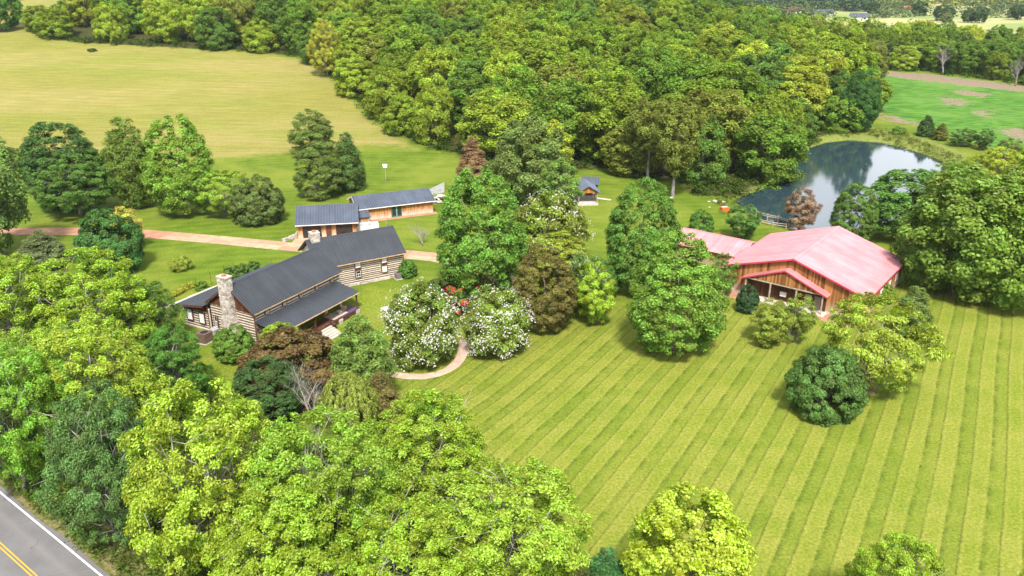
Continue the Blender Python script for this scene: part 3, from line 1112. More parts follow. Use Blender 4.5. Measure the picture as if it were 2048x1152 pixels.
for xx, zz, hh, pn in ((6.1, 1.35, 1.05, 'glass'), (10.6, 1.35, 1.05, 'curtain'), (6.1, 2.95, 0.8, 'curtain'), (10.6, 2.95, 0.85, 'curtain')):
    window(house, MW, xx, zz, 0.85, hh, -0.02, pn)
c2 = MB(MW)
c2.cur = 0.4
c2.box(0.22, 1.58, 3.97, 5.23, 3.0, 8.35)
stonework(c2, 0.2, 1.6, 3.95, 5.25, 6.4, 8.35, 0.25)
c2.cur = 0.35
c2.box(0.12, 1.68, 3.87, 5.33, 8.35, 8.5)
ch2 = c2.build('stone_chimney', 'limestone', house)
cpot = MB(MW); cpot.lathe([(0.30, 8.49), (0.34, 8.56), (0.30, 8.75), (0.2, 8.8), (0.05, 8.82)], 12, 0.9, 4.6)
cpot.build('chimney_pot', 'clay', ch2)

# porch
pr_ = MB()
roof_plane(pr_, (-0.1, -4.4, 2.1), (16.9, -4.4, 2.1), (-0.1, -0.03, 3.02), (16.9, -0.03, 3.02), rib=0.42)
proof = pr_.build('porch_roof', 'roof_charcoal', house)
pg_ = MB(); pg_.box(-0.05, 16.85, -4.5, -4.39, 1.93, 2.05); pg_.build('gutter', 'tan_trim', proof)
pb = MB()
pb.box(0.1, 16.6, -4.2, -4.02, 1.80, 2.0); pb.box(0.0, 0.14, -4.0, -0.1, 1.85, 2.02); pb.box(16.5, 16.64, -4.0, -0.1, 1.85, 2.02)
pb.build('porch_beam', 'brown_trim', house)
fl = MB(); fl.box(0.0, 12.6, -4.3, -0.02, -0.62, -0.42); fl.build('porch_floor', 'deck', house)
fl = MB(); fl.box(12.6, 16.8, -4.3, -0.02, -0.62, -0.418); fl.build('porch_floor', 'purple_floor', house)
sk = MB(); sk.box(0.05, 16.7, -4.24, -4.12, -1.35, -0.62); sk.build('porch_skirt', 'brown_trim', house)
for xx in (0.15, 3.6, 7.2, 10.3, 16.5):
    po = MB(); po.box(xx - 0.09, xx + 0.09, -4.2, -4.02, -0.42, 1.82); po.build('porch_post', 'brown_trim', house)
for xx in (1, 4.5, 12.4, 16.4):
    pi = MB(); stonework(pi, xx - 0.35, xx + 0.35, -4.42, -3.9, -1.9, -0.68, 0.25); pi.cur = .5; pi.box(xx - 0.34, xx + 0.34, -4.4, -3.9, -1.9, -0.64)
    pi.build('porch_pier', 'limestone', house)
for k in range(6):
    st = MB()
    st.box(7.4, 10.1, -4.34 - 0.42 * (k + 1), -4.34 - 0.42 * k, -1.9, -0.5 - 0.19 * (k + 1))
    st.build('step', 'step_stone', house)
rl = MB()
for z0 in (0.35, 0.0):
    rl.box(0.2, 3.5, -4.15, -4.07, z0, z0 + 0.07); rl.box(3.7, 7.1, -4.15, -4.07, z0, z0 + 0.07)
rl.build('porch_rail', 'brown_trim', house)
dm = MB()
dm.box(8.2, 9.2, -0.12, -0.02, -0.42, 1.65); dm.build('front_door', 'brown_trim', house)
for xx in (3.4, 5.6, 12.0, 14.4):
    window(house, I4, xx, 0.35, 0.8, 1.15, -0.03, 'glass')


def on_house(x, y, z):
    return house.matrix_basis @ Vector((x, y, z)) if False else Matrix.Translation((HX, HY, 0)) @ Matrix.Rotation(HA, 4, 'Z') @ Vector((x, y, z))


def armchair(x, y, rz, label):
    p = on_house(x, y, -0.41)
    r = empty('porch_chair', p, HA + rz)
    tag(r, label, 'chair', 'seats on the house porch')
    m = MB(); m.box(-0.35, 0.35, -0.35, 0.3, 0.28, 0.42); m.build('seat', 'cushion', r)
    m = MB(); m.hexa([(-0.36, 0.26, 0.28), (0.36, 0.26, 0.28), (0.36, 0.36, 0.28), (-0.36, 0.36, 0.28)], [(-0.33, 0.40, 1.0), (0.33, 0.40, 1.0), (0.33, 0.5, 1.0), (-0.33, 0.5, 1.0)])
    m.build('backrest', 'cushion', r)
    for s in (-1, 1):
        m = MB(); m.box(min(s * .36, s * .46), max(s * .36, s * .46), -0.36, 0.36, 0.0, 0.62); m.build('arm', 'wicker', r)
        m = MB(); m.box(min(s * .26, s * .34), max(s * .26, s * .34), -0.34, -0.26, 0, 0.28); m.build('leg', 'wicker', r)


armchair(14.9, -2.9, 0.5, 'wicker armchair with pale cushions at the right end of the porch')
armchair(12.0, -1.6, 3.4, 'wicker armchair nearest the wall behind the round porch table')
p = on_house(13.4, -3.3, -0.41)
tb = empty('porch_table', p, HA)
tag(tb, 'small round drum table between the porch chairs', 'table')
m = MB(); m.lathe([(0.40, 0.42), (0.45, 0.46), (0.45, 0.5), (0.42, 0.51)], 16); m.build('table_top', 'cushion', tb)
m = MB(); m.lathe([(0.36, 0.0), (0.40, 0.2), (0.36, 0.42)], 16); m.build('drum', 'wicker', tb)
p = on_house(12.9, -2.9, -0.405)
m = MB(RZ(0)); m.box(-1.6, 1.6, -1.1, 1.1, 0.0, 0.012)
rug = m.build('porch_rug', 'concrete'); rug.location = p; rug.rotation_euler = (0, 0, HA)
tag(rug, 'pale striped rug under the porch chairs', 'rug')
p = on_house(5.2, -2.6, -0.41)
bt = empty('bench', p, HA)
tag(bt, 'wooden bench in the shade on the left part of the porch', 'bench')
m = MB(); m.box(-0.75, 0.75, -0.25, 0.25, 0.40, 0.46); m.build('seat', 'wicker', bt)
m = MB(); m.hexa([(-0.75, 0.2, 0.46), (0.75, 0.2, 0.46), (0.75, 0.26, 0.46), (-0.75, 0.26, 0.46)], [(-0.75, 0.3, 0.95), (0.75, 0.3, 0.95), (0.75, 0.36, 0.95), (-0.75, 0.36, 0.95)]); m.build('backrest', 'wicker', bt)
for sx_ in (-0.65, 0.65):
    for sy_ in (-0.2, 0.2):
        m = MB(); m.box(sx_ - 0.05, sx_ + 0.05, sy_ - 0.05, sy_ + 0.05, 0, 0.40); m.build('leg', 'wicker', bt)
for (xx, lab) in ((7.15, 'dark round planter at the left of the porch steps'), (10.35, 'dark round planter at the right of the porch steps')):
    q = on_house(xx, -4.75, 0)
    pl = empty('planter', (q.x, q.y, tz(q.x, q.y) - 0.02), 0)
    tag(pl, lab, 'planter', 'planters by the porch steps')
    m = MB(); m.lathe([(0.2, 0), (0.3, 0.5), (0.36, 0.95), (0.40, 1.0), (0.34, 1.02), (0.3, 0.95)], 14); m.build('pot', 'black_metal', pl)
    m = MB(); m.lathe([(0.28, 0.93), (0.31, 0.97), (0.1, 0.99)], 14); m.build('soil', 'mulch', pl)


def ac_unit(loc, rz, s, h, mat, label):
    r = empty('air_conditioner', loc, rz)
    tag(r, label, 'air conditioner')
    m = MB(); m.box(-s - 0.1, s + 0.1, -s - 0.1, s + 0.1, 0, 0.1); m.build('base_pad', 'concrete', r)
    m = MB(); m.box(-s, s, -s, s, 0.1, h - 0.05)
    for k in range(int((h - 0.3) / 0.09)):
        m.box(-s - 0.02, s + 0.02, -s - 0.02, s + 0.02, 0.18 + k * 0.09, 0.22 + k * 0.09)
    m.build('cabinet', mat, r)
    m = MB()
    for i in range(24):
        a, b = 2 * math.pi * i / 24, 2 * math.pi * (i + 1) / 24
        def sq(t_):
            k_ = 1 / max(abs(math.cos(t_)), abs(math.sin(t_)))
            return (s * 1.04 * k_ * math.cos(t_), s * 1.04 * k_ * math.sin(t_))
        ri = s * 0.72
        m.add([(ri * math.cos(a), ri * math.sin(a), h), (*sq(a), h), (*sq(b), h), (ri * math.cos(b), ri * math.sin(b), h),
               (ri * math.cos(a), ri * math.sin(a), h - .06), (*sq(a), h - .06), (*sq(b), h - .06), (ri * math.cos(b), ri * math.sin(b), h - .06)],
              [(0, 1, 2, 3), (7, 6, 5, 4), (1, 5, 6, 2), (0, 3, 7, 4)])
    m.build('top_rim', mat, r)
    m = MB(); m.lathe([(s * 0.715, h - 0.045), (s * 0.3, h - 0.03), (0.05, h - 0.02)], 24); m.build('fan_grille', 'black_metal', r)


q = at(411, 684)
ac_unit((q.x, q.y, tz(q.x, q.y)), HA + 0.1, 0.75, 1.5, 'ac_brown', 'brown air conditioner standing by the stone chimney end of the house')
q = on_house(*(MW @ Vector((12.6, -0.9, 0))))
ac_unit((q.x, q.y, tz(q.x, q.y) - 0.02), HA + math.radians(WA), 0.45, 1.15, 'ac_metal', 'grey air conditioner against the foundation of the two-storey wing')
q = at(430, 668)
m = MB(); m.box(-0.45, 0.45, -0.4, 0.4, 0, 0.75); m.hexa([(-0.5, -0.45, 0.75), (0.5, -0.45, 0.75), (0.5, 0.45, 0.75), (-0.5, 0.45, 0.75)], [(-0.42, -0.35, 0.85), (0.42, -0.35, 0.85), (0.42, 0.35, 0.95), (-0.42, 0.35, 0.95)])
o = m.build('utility_box', 'grey_metal'); o.location = (q.x, q.y, tz(q.x, q.y)); o.rotation_euler = (0, 0, HA)
tag(o, 'small grey metal box beside the brown air conditioner', 'utility box')

# retaining wall behind the lean-to
def stone_wall(name, pts, h0, h1, th, label, cap=True):
    """dry-laid wall along ground points"""
    r = empty(name, (pts[0][0], pts[0][1], 0))
    tag(r, label, 'stone wall')
    base = Vector((pts[0][0], pts[0][1], 0))
    core, st, cpm = MB(), MB(), MB()
    n_ = len(pts) - 1
    for i, (a, b) in enumerate(zip(pts, pts[1:])):
        a, b = Vector((*a, 0)) - base, Vector((*b, 0)) - base
        Lw = (b - a).length
        ang = math.atan2(b.y - a.y, b.x - a.x)
        M = TR(a.x, a.y) @ Matrix.Rotation(ang, 4, 'Z')
        hh = h0 + (h1 - h0) * (i + 0.5) / n_
        zlo = min(tz(*(a + base)[:2]), tz(*(b + base)[:2])) - 0.3
        core.M = st.M = cpm.M = M
        core.box(0, Lw, -th / 2 + 0.03, th / 2 - 0.03, zlo, hh - 0.1)
        stonework(st, 0, Lw, -th / 2, th / 2, zlo, hh - 0.1, 0.2)
        if cap:
            cpm.box(-0.02, Lw + 0.02, -th / 2 - 0.08, th / 2 + 0.08, hh - 0.1 + 0.004 * (i % 2), hh + 0.004 * (i % 2))
    core.build('core', 'mortar', r)
    o = st.build('stones', 'limestone', r); o['kind'] = 'stuff'
    if cap:
        cpm.build('coping', 'concrete', r)
    return r


RWL = [tuple(on_house(x, y, 0)[:2]) for x, y in ((-3.5, 17.9), (-1, 17.8), (1.5, 17.7), (4, 17.55), (7, 17.4), (10.5, 17.2))]
stone_wall('retaining_wall', RWL, 1.45, 1.7, 0.55, 'low limestone retaining wall with a white coping behind the log house')
stone_wall('retaining_wall', [flat(*q) for q in ((565, 483), (580, 479), (594, 474), (603, 466))], 0.55, 1.0, 0.5, 'short curved stone wall by the left corner of the garage', False)

# ------------------------------------------------------------------ garage
garage = empty('garage', (-40.3, 143.7, 0), math.radians(10))
tag(garage, 'two-bay wooden garage with dark doors and blue-grey metal roof', 'garage')
gL, gD, gE, gR = 10.9, 9.0, 2.8, 5.1
m = MB(); m.box(0, gL, 0.3, 0.5, 0, gE + 0.1); m.box(0, 0.2, 0.5, gD, 0, gE); m.box(gL - 0.2, gL, 0.5, gD, 0, gE); m.box(0.2, gL - 0.2, gD - 0.2, gD, 0, gE)
m.prism([(0.3, gE), (gD, gE), (gD / 2, gR - 0.2)], 'x', 0.0, 0.18); m.prism([(0.3, gE), (gD, gE), (gD / 2, gR - 0.2)], 'x', gL - 0.18, gL)
m.build('wall', 'brown_trim', garage)
m = MB()
for a, b in ((0, 0.85), (4.3, 5.2), (6.15, 7.0), (10.1, 10.9)):
    siding(m, a, b, 0.28, 0, gE, 0.2)
siding(m, 0.85, 10.1, 0.285, 2.42, gE, 0.2)
m.M = RZ(-90)
siding(m, -gD, -0.3, 0.0, 0, lambda x: gR - 0.2 - (gR - gE) / (gD / 2 + .5) * abs(-x - gD / 2), 0.2)
o = m.build('siding', 'cedar_board', garage); o['kind'] = 'stuff'
for a, b in ((0.9, 4.25), (7.05, 10.05)):
    d = MB(); d.box(a, b, 0.2, 0.29, 0.02, 2.38); door = d.build('garage_door', 'garage_panel', garage)
    for k in range(4):
        d = MB(); d.box(a + 0.05, b - 0.05, 0.165, 0.198, 0.06 + k * 0.585, 0.60 + k * 0.585); d.build('panel', 'garage_panel', door)
d = MB(); d.box(5.25, 6.1, 0.2, 0.29, 0.02, 2.15); d.build('side_door', 'brown_trim', garage)
m = MB()
roof_plane(m, (-0.4, -0.5, gE), (gL + 0.4, -0.5, gE), (-0.4, gD / 2, gR), (gL + 0.4, gD / 2, gR), rib=0.5, rh=0.07, rw=0.08)
roof_plane(m, (-0.4, gD + 0.5, gE), (gL + 0.4, gD + 0.5, gE), (-0.4, gD / 2, gR), (gL + 0.4, gD / 2, gR), rib=0.5, rh=0.07, rw=0.08)
gr_ = m.build('roof', 'roof_slate', garage)
m = MB(); m.box(-0.4, gL + 0.4, -0.6, -0.49, gE - 0.2, gE - 0.06); m.build('gutter', 'white_trim', gr_)
m = MB(); m.prism([(gD / 2 - 0.2, gR - 0.08), (gD / 2, gR + 0.06), (gD / 2 + 0.2, gR - 0.08)], 'x', -0.42, gL + 0.42); m.build('ridge_cap', 'roof_slate', gr_)

# ------------------------------------------------------------------ long shed behind the garage
shed = empty('long_shed', (-30.8, 154.6, 0), math.radians(24))
tag(shed, 'long low cedar shed with a green glazed double door and metal roof', 'shed')
sL, sD, sE, sR = 15.7, 7.8, 2.65, 4.3
m = MB(); m.box(0, sL, 0.05, 0.25, 0, sE + 0.1); m.box(0, 0.2, 0.25, sD, 0, sE); m.box(sL - 0.2, sL, 0.25, sD, 0, sE); m.box(0.2, sL - 0.2, sD - 0.2, sD, 0, sE)
m.prism([(0.1, sE), (sD, sE), (sD / 2, sR - 0.2)], 'x', 0.0, 0.18); m.prism([(0.1, sE), (sD, sE), (sD / 2, sR - 0.2)], 'x', sL - 0.18, sL)
m.build('wall', 'brown_trim', shed)
m = MB(); siding(m, 0, 6.75, 0.05, 0, sE, 0.22); siding(m, 8.95, sL, 0.05, 0, sE, 0.22)
m.M = RZ(-90); siding(m, -sD, -0.1, 0.0, 0, lambda x: sR - 0.2 - (sR - sE) / (sD / 2 + .5) * abs(-x - sD / 2), 0.22)
o = m.build('siding', 'cedar_board', shed); o['kind'] = 'stuff'
for a, b in ((6.8, 7.83), (7.87, 8.9)):
    d = MB(); d.box(a, a + 0.14, -0.06, 0.06, 0.02, 2.4); d.box(b - 0.14, b, -0.06, 0.06, 0.02, 2.4); d.box(a + 0.14, b - 0.14, -0.06, 0.06, 2.22, 2.4); d.box(a + 0.14, b - 0.14, -0.06, 0.06, 0.02, 0.3)
    dr = d.build('glazed_door', 'green_paint', shed)
    d = MB(); d.box(a + 0.14, b - 0.14, -0.02, 0.02, 0.3, 2.22); d.build('pane', 'glass', dr)
d = MB(); d.box(7.79, 7.91, -0.1, -0.062, 0.1, 2.4); d.build('door_astragal', 'mint_paint', shed)
m = MB()
roof_plane(m, (-0.4, -0.5, sE), (sL + 0.4, -0.5, sE), (-0.4, sD / 2, sR), (sL + 0.4, sD / 2, sR), rib=0.5, rh=0.07, rw=0.08)
roof_plane(m, (-0.4, sD + 0.5, sE), (sL + 0.4, sD + 0.5, sE), (-0.4, sD / 2, sR), (sL + 0.4, sD / 2, sR), rib=0.5, rh=0.07, rw=0.08)
sr_ = m.build('roof', 'roof_slate', shed)
m = MB(); m.box(-0.4, sL + 0.4, -0.6, -0.49, sE - 0.2, sE - 0.05); m.build('gutter', 'white_trim', sr_)
m = MB()
for yy in (-0.5, sD + 0.5):
    m.hexa([(-0.45, yy, sE - 0.25), (-0.405, yy, sE - 0.25), (-0.405, sD / 2, sR - 0.25), (-0.45, sD / 2, sR - 0.25)], [(-0.45, yy, sE + 0.02), (-0.405, yy, sE + 0.02), (-0.405, sD / 2, sR + 0.02), (-0.45, sD / 2, sR + 0.02)])
m.build('barge_board', 'white_trim', sr_)
m = MB(); m.box(-1.0, 1.55, -2.5, -2.3, 0, 1.55); m.box(1.35, 1.55, -2.3, 0, 0, 1.7); m.build('lean_to_wall', 'brown_trim', shed)
m = MB(); siding(m, -1.0, 1.55, -2.5, 0, 1.55, 0.22); o = m.build('lean_to_siding', 'cedar_board', shed); o['kind'] = 'stuff'
m = MB(); roof_plane(m, (-1.2, -2.8, 1.55), (1.75, -2.8, 1.55), (-1.2, -0.02, 2.55), (1.75, -0.02, 2.55), rib=0.42); m.build('lean_to_roof', 'roof_slate', shed)
m = MB()
m.box(1.8, sL + 0.6, -1.35, -0.05, -0.1, 0.06); m.build('walk', 'aggregate', shed)
# grey screen and rock pile by the shed
q = at(872, 388)
r = empty('board_screen', (q.x, q.y, 0), math.radians(38))
tag(r, 'pale grey upright board screen at the far end of the long shed', 'screen')
for k in range(9):
    m = MB(); m.box(-2.2 + k * 0.5, -2.2 + k * 0.5 + 0.47, -0.03, 0.03, 0, 1.3 + 0.13 * k); m.build('board', 'grey_board', r)
m = MB(); m.box(-2.2, 2.25, 0.032, 0.1, 0.4, 0.52); m.build('rail', 'old_wood', r)


def rock_mesh(seed, flatz=0.6):
    rr = np.random.default_rng(seed)
    me_ = bpy.data.meshes.new('rock')
    import bmesh
    b = bmesh.new()
    bmesh.ops.create_icosphere(b, subdivisions=2, radius=0.5)
    dirs = rr.normal(size=(9, 3)); dirs /= np.linalg.norm(dirs, axis=1)[:, None]
    cut = rr.uniform(0.27, 0.42, 9)
    for v_ in b.verts:
        for d_, c_ in zip(dirs, cut):
            s_ = float(np.dot(np.array(v_.co), d_))
            if s_ > c_:
                v_.co -= Vector(d_) * (s_ - c_)
        v_.co.z *= flatz
    b.to_mesh(me_)
    b.free()
    me_.materials.append(MATS['rock'])
    return me_


ROCKS = [rock_mesh(s_) for s_ in range(5)]
q = at(884, 402)
r = empty('rock_pile', (q.x, q.y, 0), 0.3)
tag(r, 'heap of pale flat rocks beside the long shed', 'rock pile')
for k in range(34):
    lay = 0 if k < 16 else (1 if k < 27 else 2)
    rad = (2.3, 1.6, 0.8)[lay]
    a = R.uniform(0, 6.28); d = rad * math.sqrt(R.random())
    s_ = R.uniform(0.8, 1.5)
    o = child('rock', ROCKS[k % 5], r, TR(d * math.cos(a), d * math.sin(a) * 0.9, 0.25 + lay * 0.45) @ Matrix.Rotation(R.uniform(0, 6), 4, 'Z') @ Matrix.Rotation(R.uniform(-.3, .3), 4, 'X') @ Matrix.Diagonal((s_, s_ * 0.8, s_ * 0.75, 1)))
for (x_, y_, s_, lab) in ((1430, 404, 1.3, 'grey rock on the lawn left of the orange brick box'), (1418, 405, 0.9, 'smaller grey rock just left of the other by the wood edge'),
                         (1447, 405, 1.1, 'flat grey rock under the wood edge behind the orange brick box'), (1419, 416, 0.7, 'small white rock on the grass near the orange brick box'),
                         (362, 536, 1.3, 'pale stone under the arching grass clump on the rear lawn'), (772, 622, 1.8, 'large pale boulder at the left side of the white flowering tree'),
                         (1342, 397, 0.9, 'pale rock at the foot of the tall bare trunk')):
    p = at(x_, y_)
    o = bpy.data.objects.new('rock', R.choice(ROCKS)); link(o)
    o.location = (p.x, p.y, p.z + 0.15 * s_); o.scale = (s_, s_ * 0.8, s_ * 0.8); o.rotation_euler = (0, 0, R.uniform(0, 6))
    tag(o, lab, 'rock')

# pen between garage and house
q = at(735, 462)
r = empty('block_pen', (q.x, q.y, 0), math.radians(14))
tag(r, 'white block enclosure with grey equipment beside the garage', 'enclosure')
for nm, b in (('wall', (-2.2, 2.2, -0.9, -0.7, 0, 1.3)), ('wall', (-2.2, -2.0, -0.7, 1.6, 0, 1.3)), ('wall', (2.0, 2.2, -0.7, 1.6, 0, 1.3)), ('wall', (-2.0, 2.0, 1.4, 1.6, 0, 1.3))):
    m = MB(); m.box(*b); m.build(nm, 'wall_white', r)
m = MB(); m.box(-1.7, 0.2, -0.4, 1.1, 0, 1.35); m.box(-1.5, 0.0, -0.2, 0.9, 1.35, 1.55); m.build('equipment', 'grey_metal', r)
m = MB(); m.hexa([(0.4, -0.4, 0), (1.8, -0.4, 0), (1.8, 1.0, 0), (0.4, 1.0, 0)], [(0.5, -0.3, 1.5), (1.7, -0.3, 1.2), (1.7, 0.9, 1.3), (0.5, 0.9, 1.7)]); m.build('cover', 'grey_board', r)

# ------------------------------------------------------------------ barn
BA = math.radians(-38.5)
barn = empty('red_roof_barn', (33.7, 119.2, 0), BA)
tag(barn, 'big wooden barn with a faded pink metal roof and a gabled front porch', 'barn')
bw, bd, bE, bR = 21.8, 19.6, 3.8, 7.4
bs = (bR - bE) / (bw / 2 + 0.4)
btop = lambda x: bR - 0.1 - bs * abs(x - bw / 2)
m = MB(); m.box(0, bw, 0.02, 0.2, 0, bE); m.prism([(0, bE), (bw, bE), (bw, btop(0)), (bw / 2, bR - 0.12), (0, btop(0))], 'y', 0.02, 0.2)
m.box(0, 0.2, 0.2, bd, 0, bE); m.box(bw - 0.2, bw, 0.2, bd, 0, bE)
m.prism([(0.2, 0), (bw - 0.2, 0), (bw - 0.2, btop(0)), (bw / 2, bR - 0.12), (0.2, btop(0))], 'y', bd - 0.2, bd)
m.build('wall', 'brown_trim', barn)
m = MB(); siding(m, 0, bw, 0.02, 0.25, btop, 0.25)
m.M = RZ(-90); siding(m, -bd, 0, 0.0, 0.2, bE, 0.25)
m.M = TR(bw, 0, 0) @ RZ(90); siding(m, 0, bd, 0.0, 0.2, bE, 0.25)
o = m.build('siding', 'barn_board', barn); o['kind'] = 'stuff'
m = MB(); m.box(-0.1, bw + 0.1, -0.12, 0.01, -0.3, 0.28); m.build('plinth', 'concrete', barn)
m = MB()
roof_plane(m, (-0.4, -0.5, bE), (-0.4, bd + 0.5, bE), (bw / 2, -0.5, bR), (bw / 2, bd + 0.5, bR), rib=0.9, rh=0.05, rw=0.07)
roof_plane(m, (bw + 0.4, -0.5, bE), (bw + 0.4, bd + 0.5, bE), (bw / 2, -0.5, bR), (bw / 2, bd + 0.5, bR), rib=0.9, rh=0.05, rw=0.07)
broof = m.build('roof', 'roof_pink', barn)
m = MB(); m.prism([(bw / 2 - 0.45, bR - 0.12), (bw / 2 - 0.42, bR - 0.07), (bw / 2, bR + 0.08), (bw / 2 + 0.42, bR - 0.07), (bw / 2 + 0.45, bR - 0.12)], 'y', -0.52, bd + 0.52); m.build('ridge_cap', 'roof_pink', broof)


def rake(m, xe, ze, xr, zr, y0, y1, d=0.24):
    m.hexa([(xe, y0, ze - d), (xe, y1, ze - d), (xr, y1, zr - d), (xr, y0, zr - d)], [(xe, y0, ze + 0.03), (xe, y1, ze + 0.03), (xr, y1, zr + 0.03), (xr, y0, zr + 0.03)])


m = MB()
rake(m, -0.42, bE, bw / 2, bR, -0.58, -0.505); rake(m, bw + 0.42, bE, bw / 2, bR, -0.58, -0.505)
m.box(-0.5, -0.41, -0.5, bd + 0.5, bE - 0.22, bE + 0.01); m.box(bw + 0.41, bw + 0.5, -0.5, bd + 0.5, bE - 0.22, bE + 0.01)
m.build('trim', 'roof_red', broof)
for k in range(4):
    m = MB(); m.box(bw + 0.03, bw + 0.1, 3 + 4.3 * k, 4.6 + 4.3 * k, 1.4, 2.6); m.build('window', 'white_trim', barn)
# porch of the barn
pc, pw, py, pE, pR = 10.3, 13.2, -1.7, 3.1, 5.75
ps = (pR - pE) / (pw / 2)
m = MB()
roof_plane(m, (pc - pw / 2, py, pE), (pc - pw / 2, 0.0, pE), (pc, py, pR), (pc, 0.0, pR), rib=0.9, rh=0.05, rw=0.07)
roof_plane(m, (pc + pw / 2, py, pE), (pc + pw / 2, 0.0, pE), (pc, py, pR), (pc, 0.0, pR), rib=0.9, rh=0.05, rw=0.07)
proof2 = m.build('porch_roof', 'roof_pink', barn)
m = MB(); rake(m, pc - pw / 2, pE, pc, pR, py - 0.07, py - 0.004, 0.2); rake(m, pc + pw / 2, pE, pc, pR, py - 0.07, py - 0.004, 0.2); m.build('trim', 'roof_red', proof2)
m = MB(); siding(m, pc - pw / 2 + 0.9, pc + pw / 2 - 0.9, py + 0.25, 3.35, lambda x: max(3.36, pR - 0.12 - ps * abs(x - pc)), 0.25)
o = m.build('porch_gable', 'barn_board', barn); o['kind'] = 'stuff'
m = MB(); m.box(pc - pw / 2 + 0.5, pc + pw / 2 - 0.5, py + 0.18, py + 0.34, 3.1, 3.32); m.build('porch_beam', 'old_wood', barn)
for xx in (pc - 5.9, pc - 2.0, pc + 2.0, pc + 5.9):
    m = MB(); m.box(xx - 0.1, xx + 0.1, py + 0.16, py + 0.36, 0, 3.1); m.build('porch_post', 'old_wood', barn)
m = MB(); m.box(pc - pw / 2 + 0.2, pc + pw / 2 - 0.1, py - 0.3, -0.13, -0.2, 0.14); m.build('porch_floor', 'concrete', barn)
m = MB(); siding(m, pc - 6.1, pc + 6.1, -0.075, 0.2, 3.3, 0.25); o = m.build('porch_shade_siding', 'brown_board', barn); o['kind'] = 'stuff'  # dark brown boards put the porch's shadow into the wall colour
m = MB(); m.box(pc - 0.75, pc + 0.2, -0.5, -0.16, 1.1, 1.8); m.build('window_unit', 'white_trim', barn)
d = MB(); d.box(pc + 2.9, pc + 3.9, -0.2, -0.14, 0.15, 2.3); d.build('door', 'old_wood', barn)
d = MB(); d.box(pc + 4.4, pc + 5.3, -0.2, -0.14, 0.15, 2.3); d.build('door', 'ac_metal', barn)
# low annex on the left
m = MB(); m.box(-13.2, -0.01, 7.9, 8.1, 0, 2.75); m.box(-13.2, -13.0, 8.1, 16.5, 0, 2.75); m.box(-13.0, -0.01, 16.3, 16.5, 0, 2.75)
m.prism([(8.1, 2.7), (16.3, 2.7), (12.2, 4.0)], 'x', -13.2, -13.0); m.build('annex_wall', 'brown_trim', barn)
m = MB(); siding(m, -13.2, -0.02, 7.9, 0.1, 2.75, 0.25); o = m.build('annex_siding', 'barn_board', barn); o['kind'] = 'stuff'
m = MB(); roof_plane(m, (-13.8, 7.4, 2.75), (-0.42, 7.4, 2.75), (-13.8, 12.2, 4.2), (-0.42, 12.2, 4.2), rib=0.6, rh=0.05, rw=0.07)
roof_plane(m, (-13.8, 17.0, 2.75), (-0.42, 17.0, 2.75), (-13.8, 12.2, 4.2), (-0.42, 12.2, 4.2), rib=0.6, rh=0.05, rw=0.07); m.build('annex_roof', 'roof_pink', barn)

# ------------------------------------------------------------------ pavilion and hut
pv_ = empty('picnic_pavilion', (14.2, 165.9, 0), math.radians(5))
tag(pv_, 'open picnic pavilion on a concrete slab with dark metal roof', 'pavilion')
m = MB(); m.box(-0.1, 4.4, 0, 6.2, -0.2, 0.45); m.build('slab', 'concrete', pv_)
for xx in (0.15, 4.1):
    for yy in (0.25, 3.0, 5.9):
        m = MB(); m.box(xx - 0.08, xx + 0.08, yy - 0.08, yy + 0.08, 0.45, 2.9); m.build('post', 'old_wood', pv_)
m = MB(); siding(m, 0.0, 4.3, 0.2, 2.75, lambda x: 4.2 - 0.64 * abs(x - 2.15), 0.22); o = m.build('gable_boards', 'cedar_board', pv_); o['kind'] = 'stuff'
m = MB(); roof_plane(m, (-0.45, -0.35, 2.75), (-0.45, 6.4, 2.75), (2.15, -0.35, 4.35), (2.15, 6.4, 4.35), rib=0.35); roof_plane(m, (4.75, -0.35, 2.75), (4.75, 6.4, 2.75), (2.15, -0.35, 4.35), (2.15, 6.4, 4.35), rib=0.35)
m.build('roof', 'roof_slate', pv_)
m = MB()
for z0 in (0.75, 1.2):
    m.box(4.06, 4.14, 0.35, 5.8, z0, z0 + 0.12)
m.build('rail', 'old_wood', pv_)
hut = empty('small_hut', (15.9, 174.8, 0), math.radians(-8))
tag(hut, 'tiny brown hut with blue-grey roof behind the picnic pavilion', 'hut')
m = MB(); m.box(0, 3.2, 0, 3.0, 0, 2.6); m.prism([(0, 2.6), (3.0, 2.6), (1.5, 3.6)], 'x', 0, 0.2); m.prism([(0, 2.6), (3.0, 2.6), (1.5, 3.6)], 'x', 3.0, 3.2); m.build('wall', 'brown_trim', hut)
m = MB(); m.box(2.0, 2.8, -0.05, -0.005, 0.3, 2.2); m.build('door', 'grey_board', hut)
m = MB(); roof_plane(m, (-0.4, -0.5, 2.55), (3.6, -0.5, 2.55), (-0.4, 1.5, 3.85), (3.6, 1.5, 3.85), rib=0.35); roof_plane(m, (-0.4, 3.5, 2.55), (3.6, 3.5, 2.55), (-0.4, 1.5, 3.85), (3.6, 1.5, 3.85), rib=0.35); m.build('roof', 'roof_slate', hut)

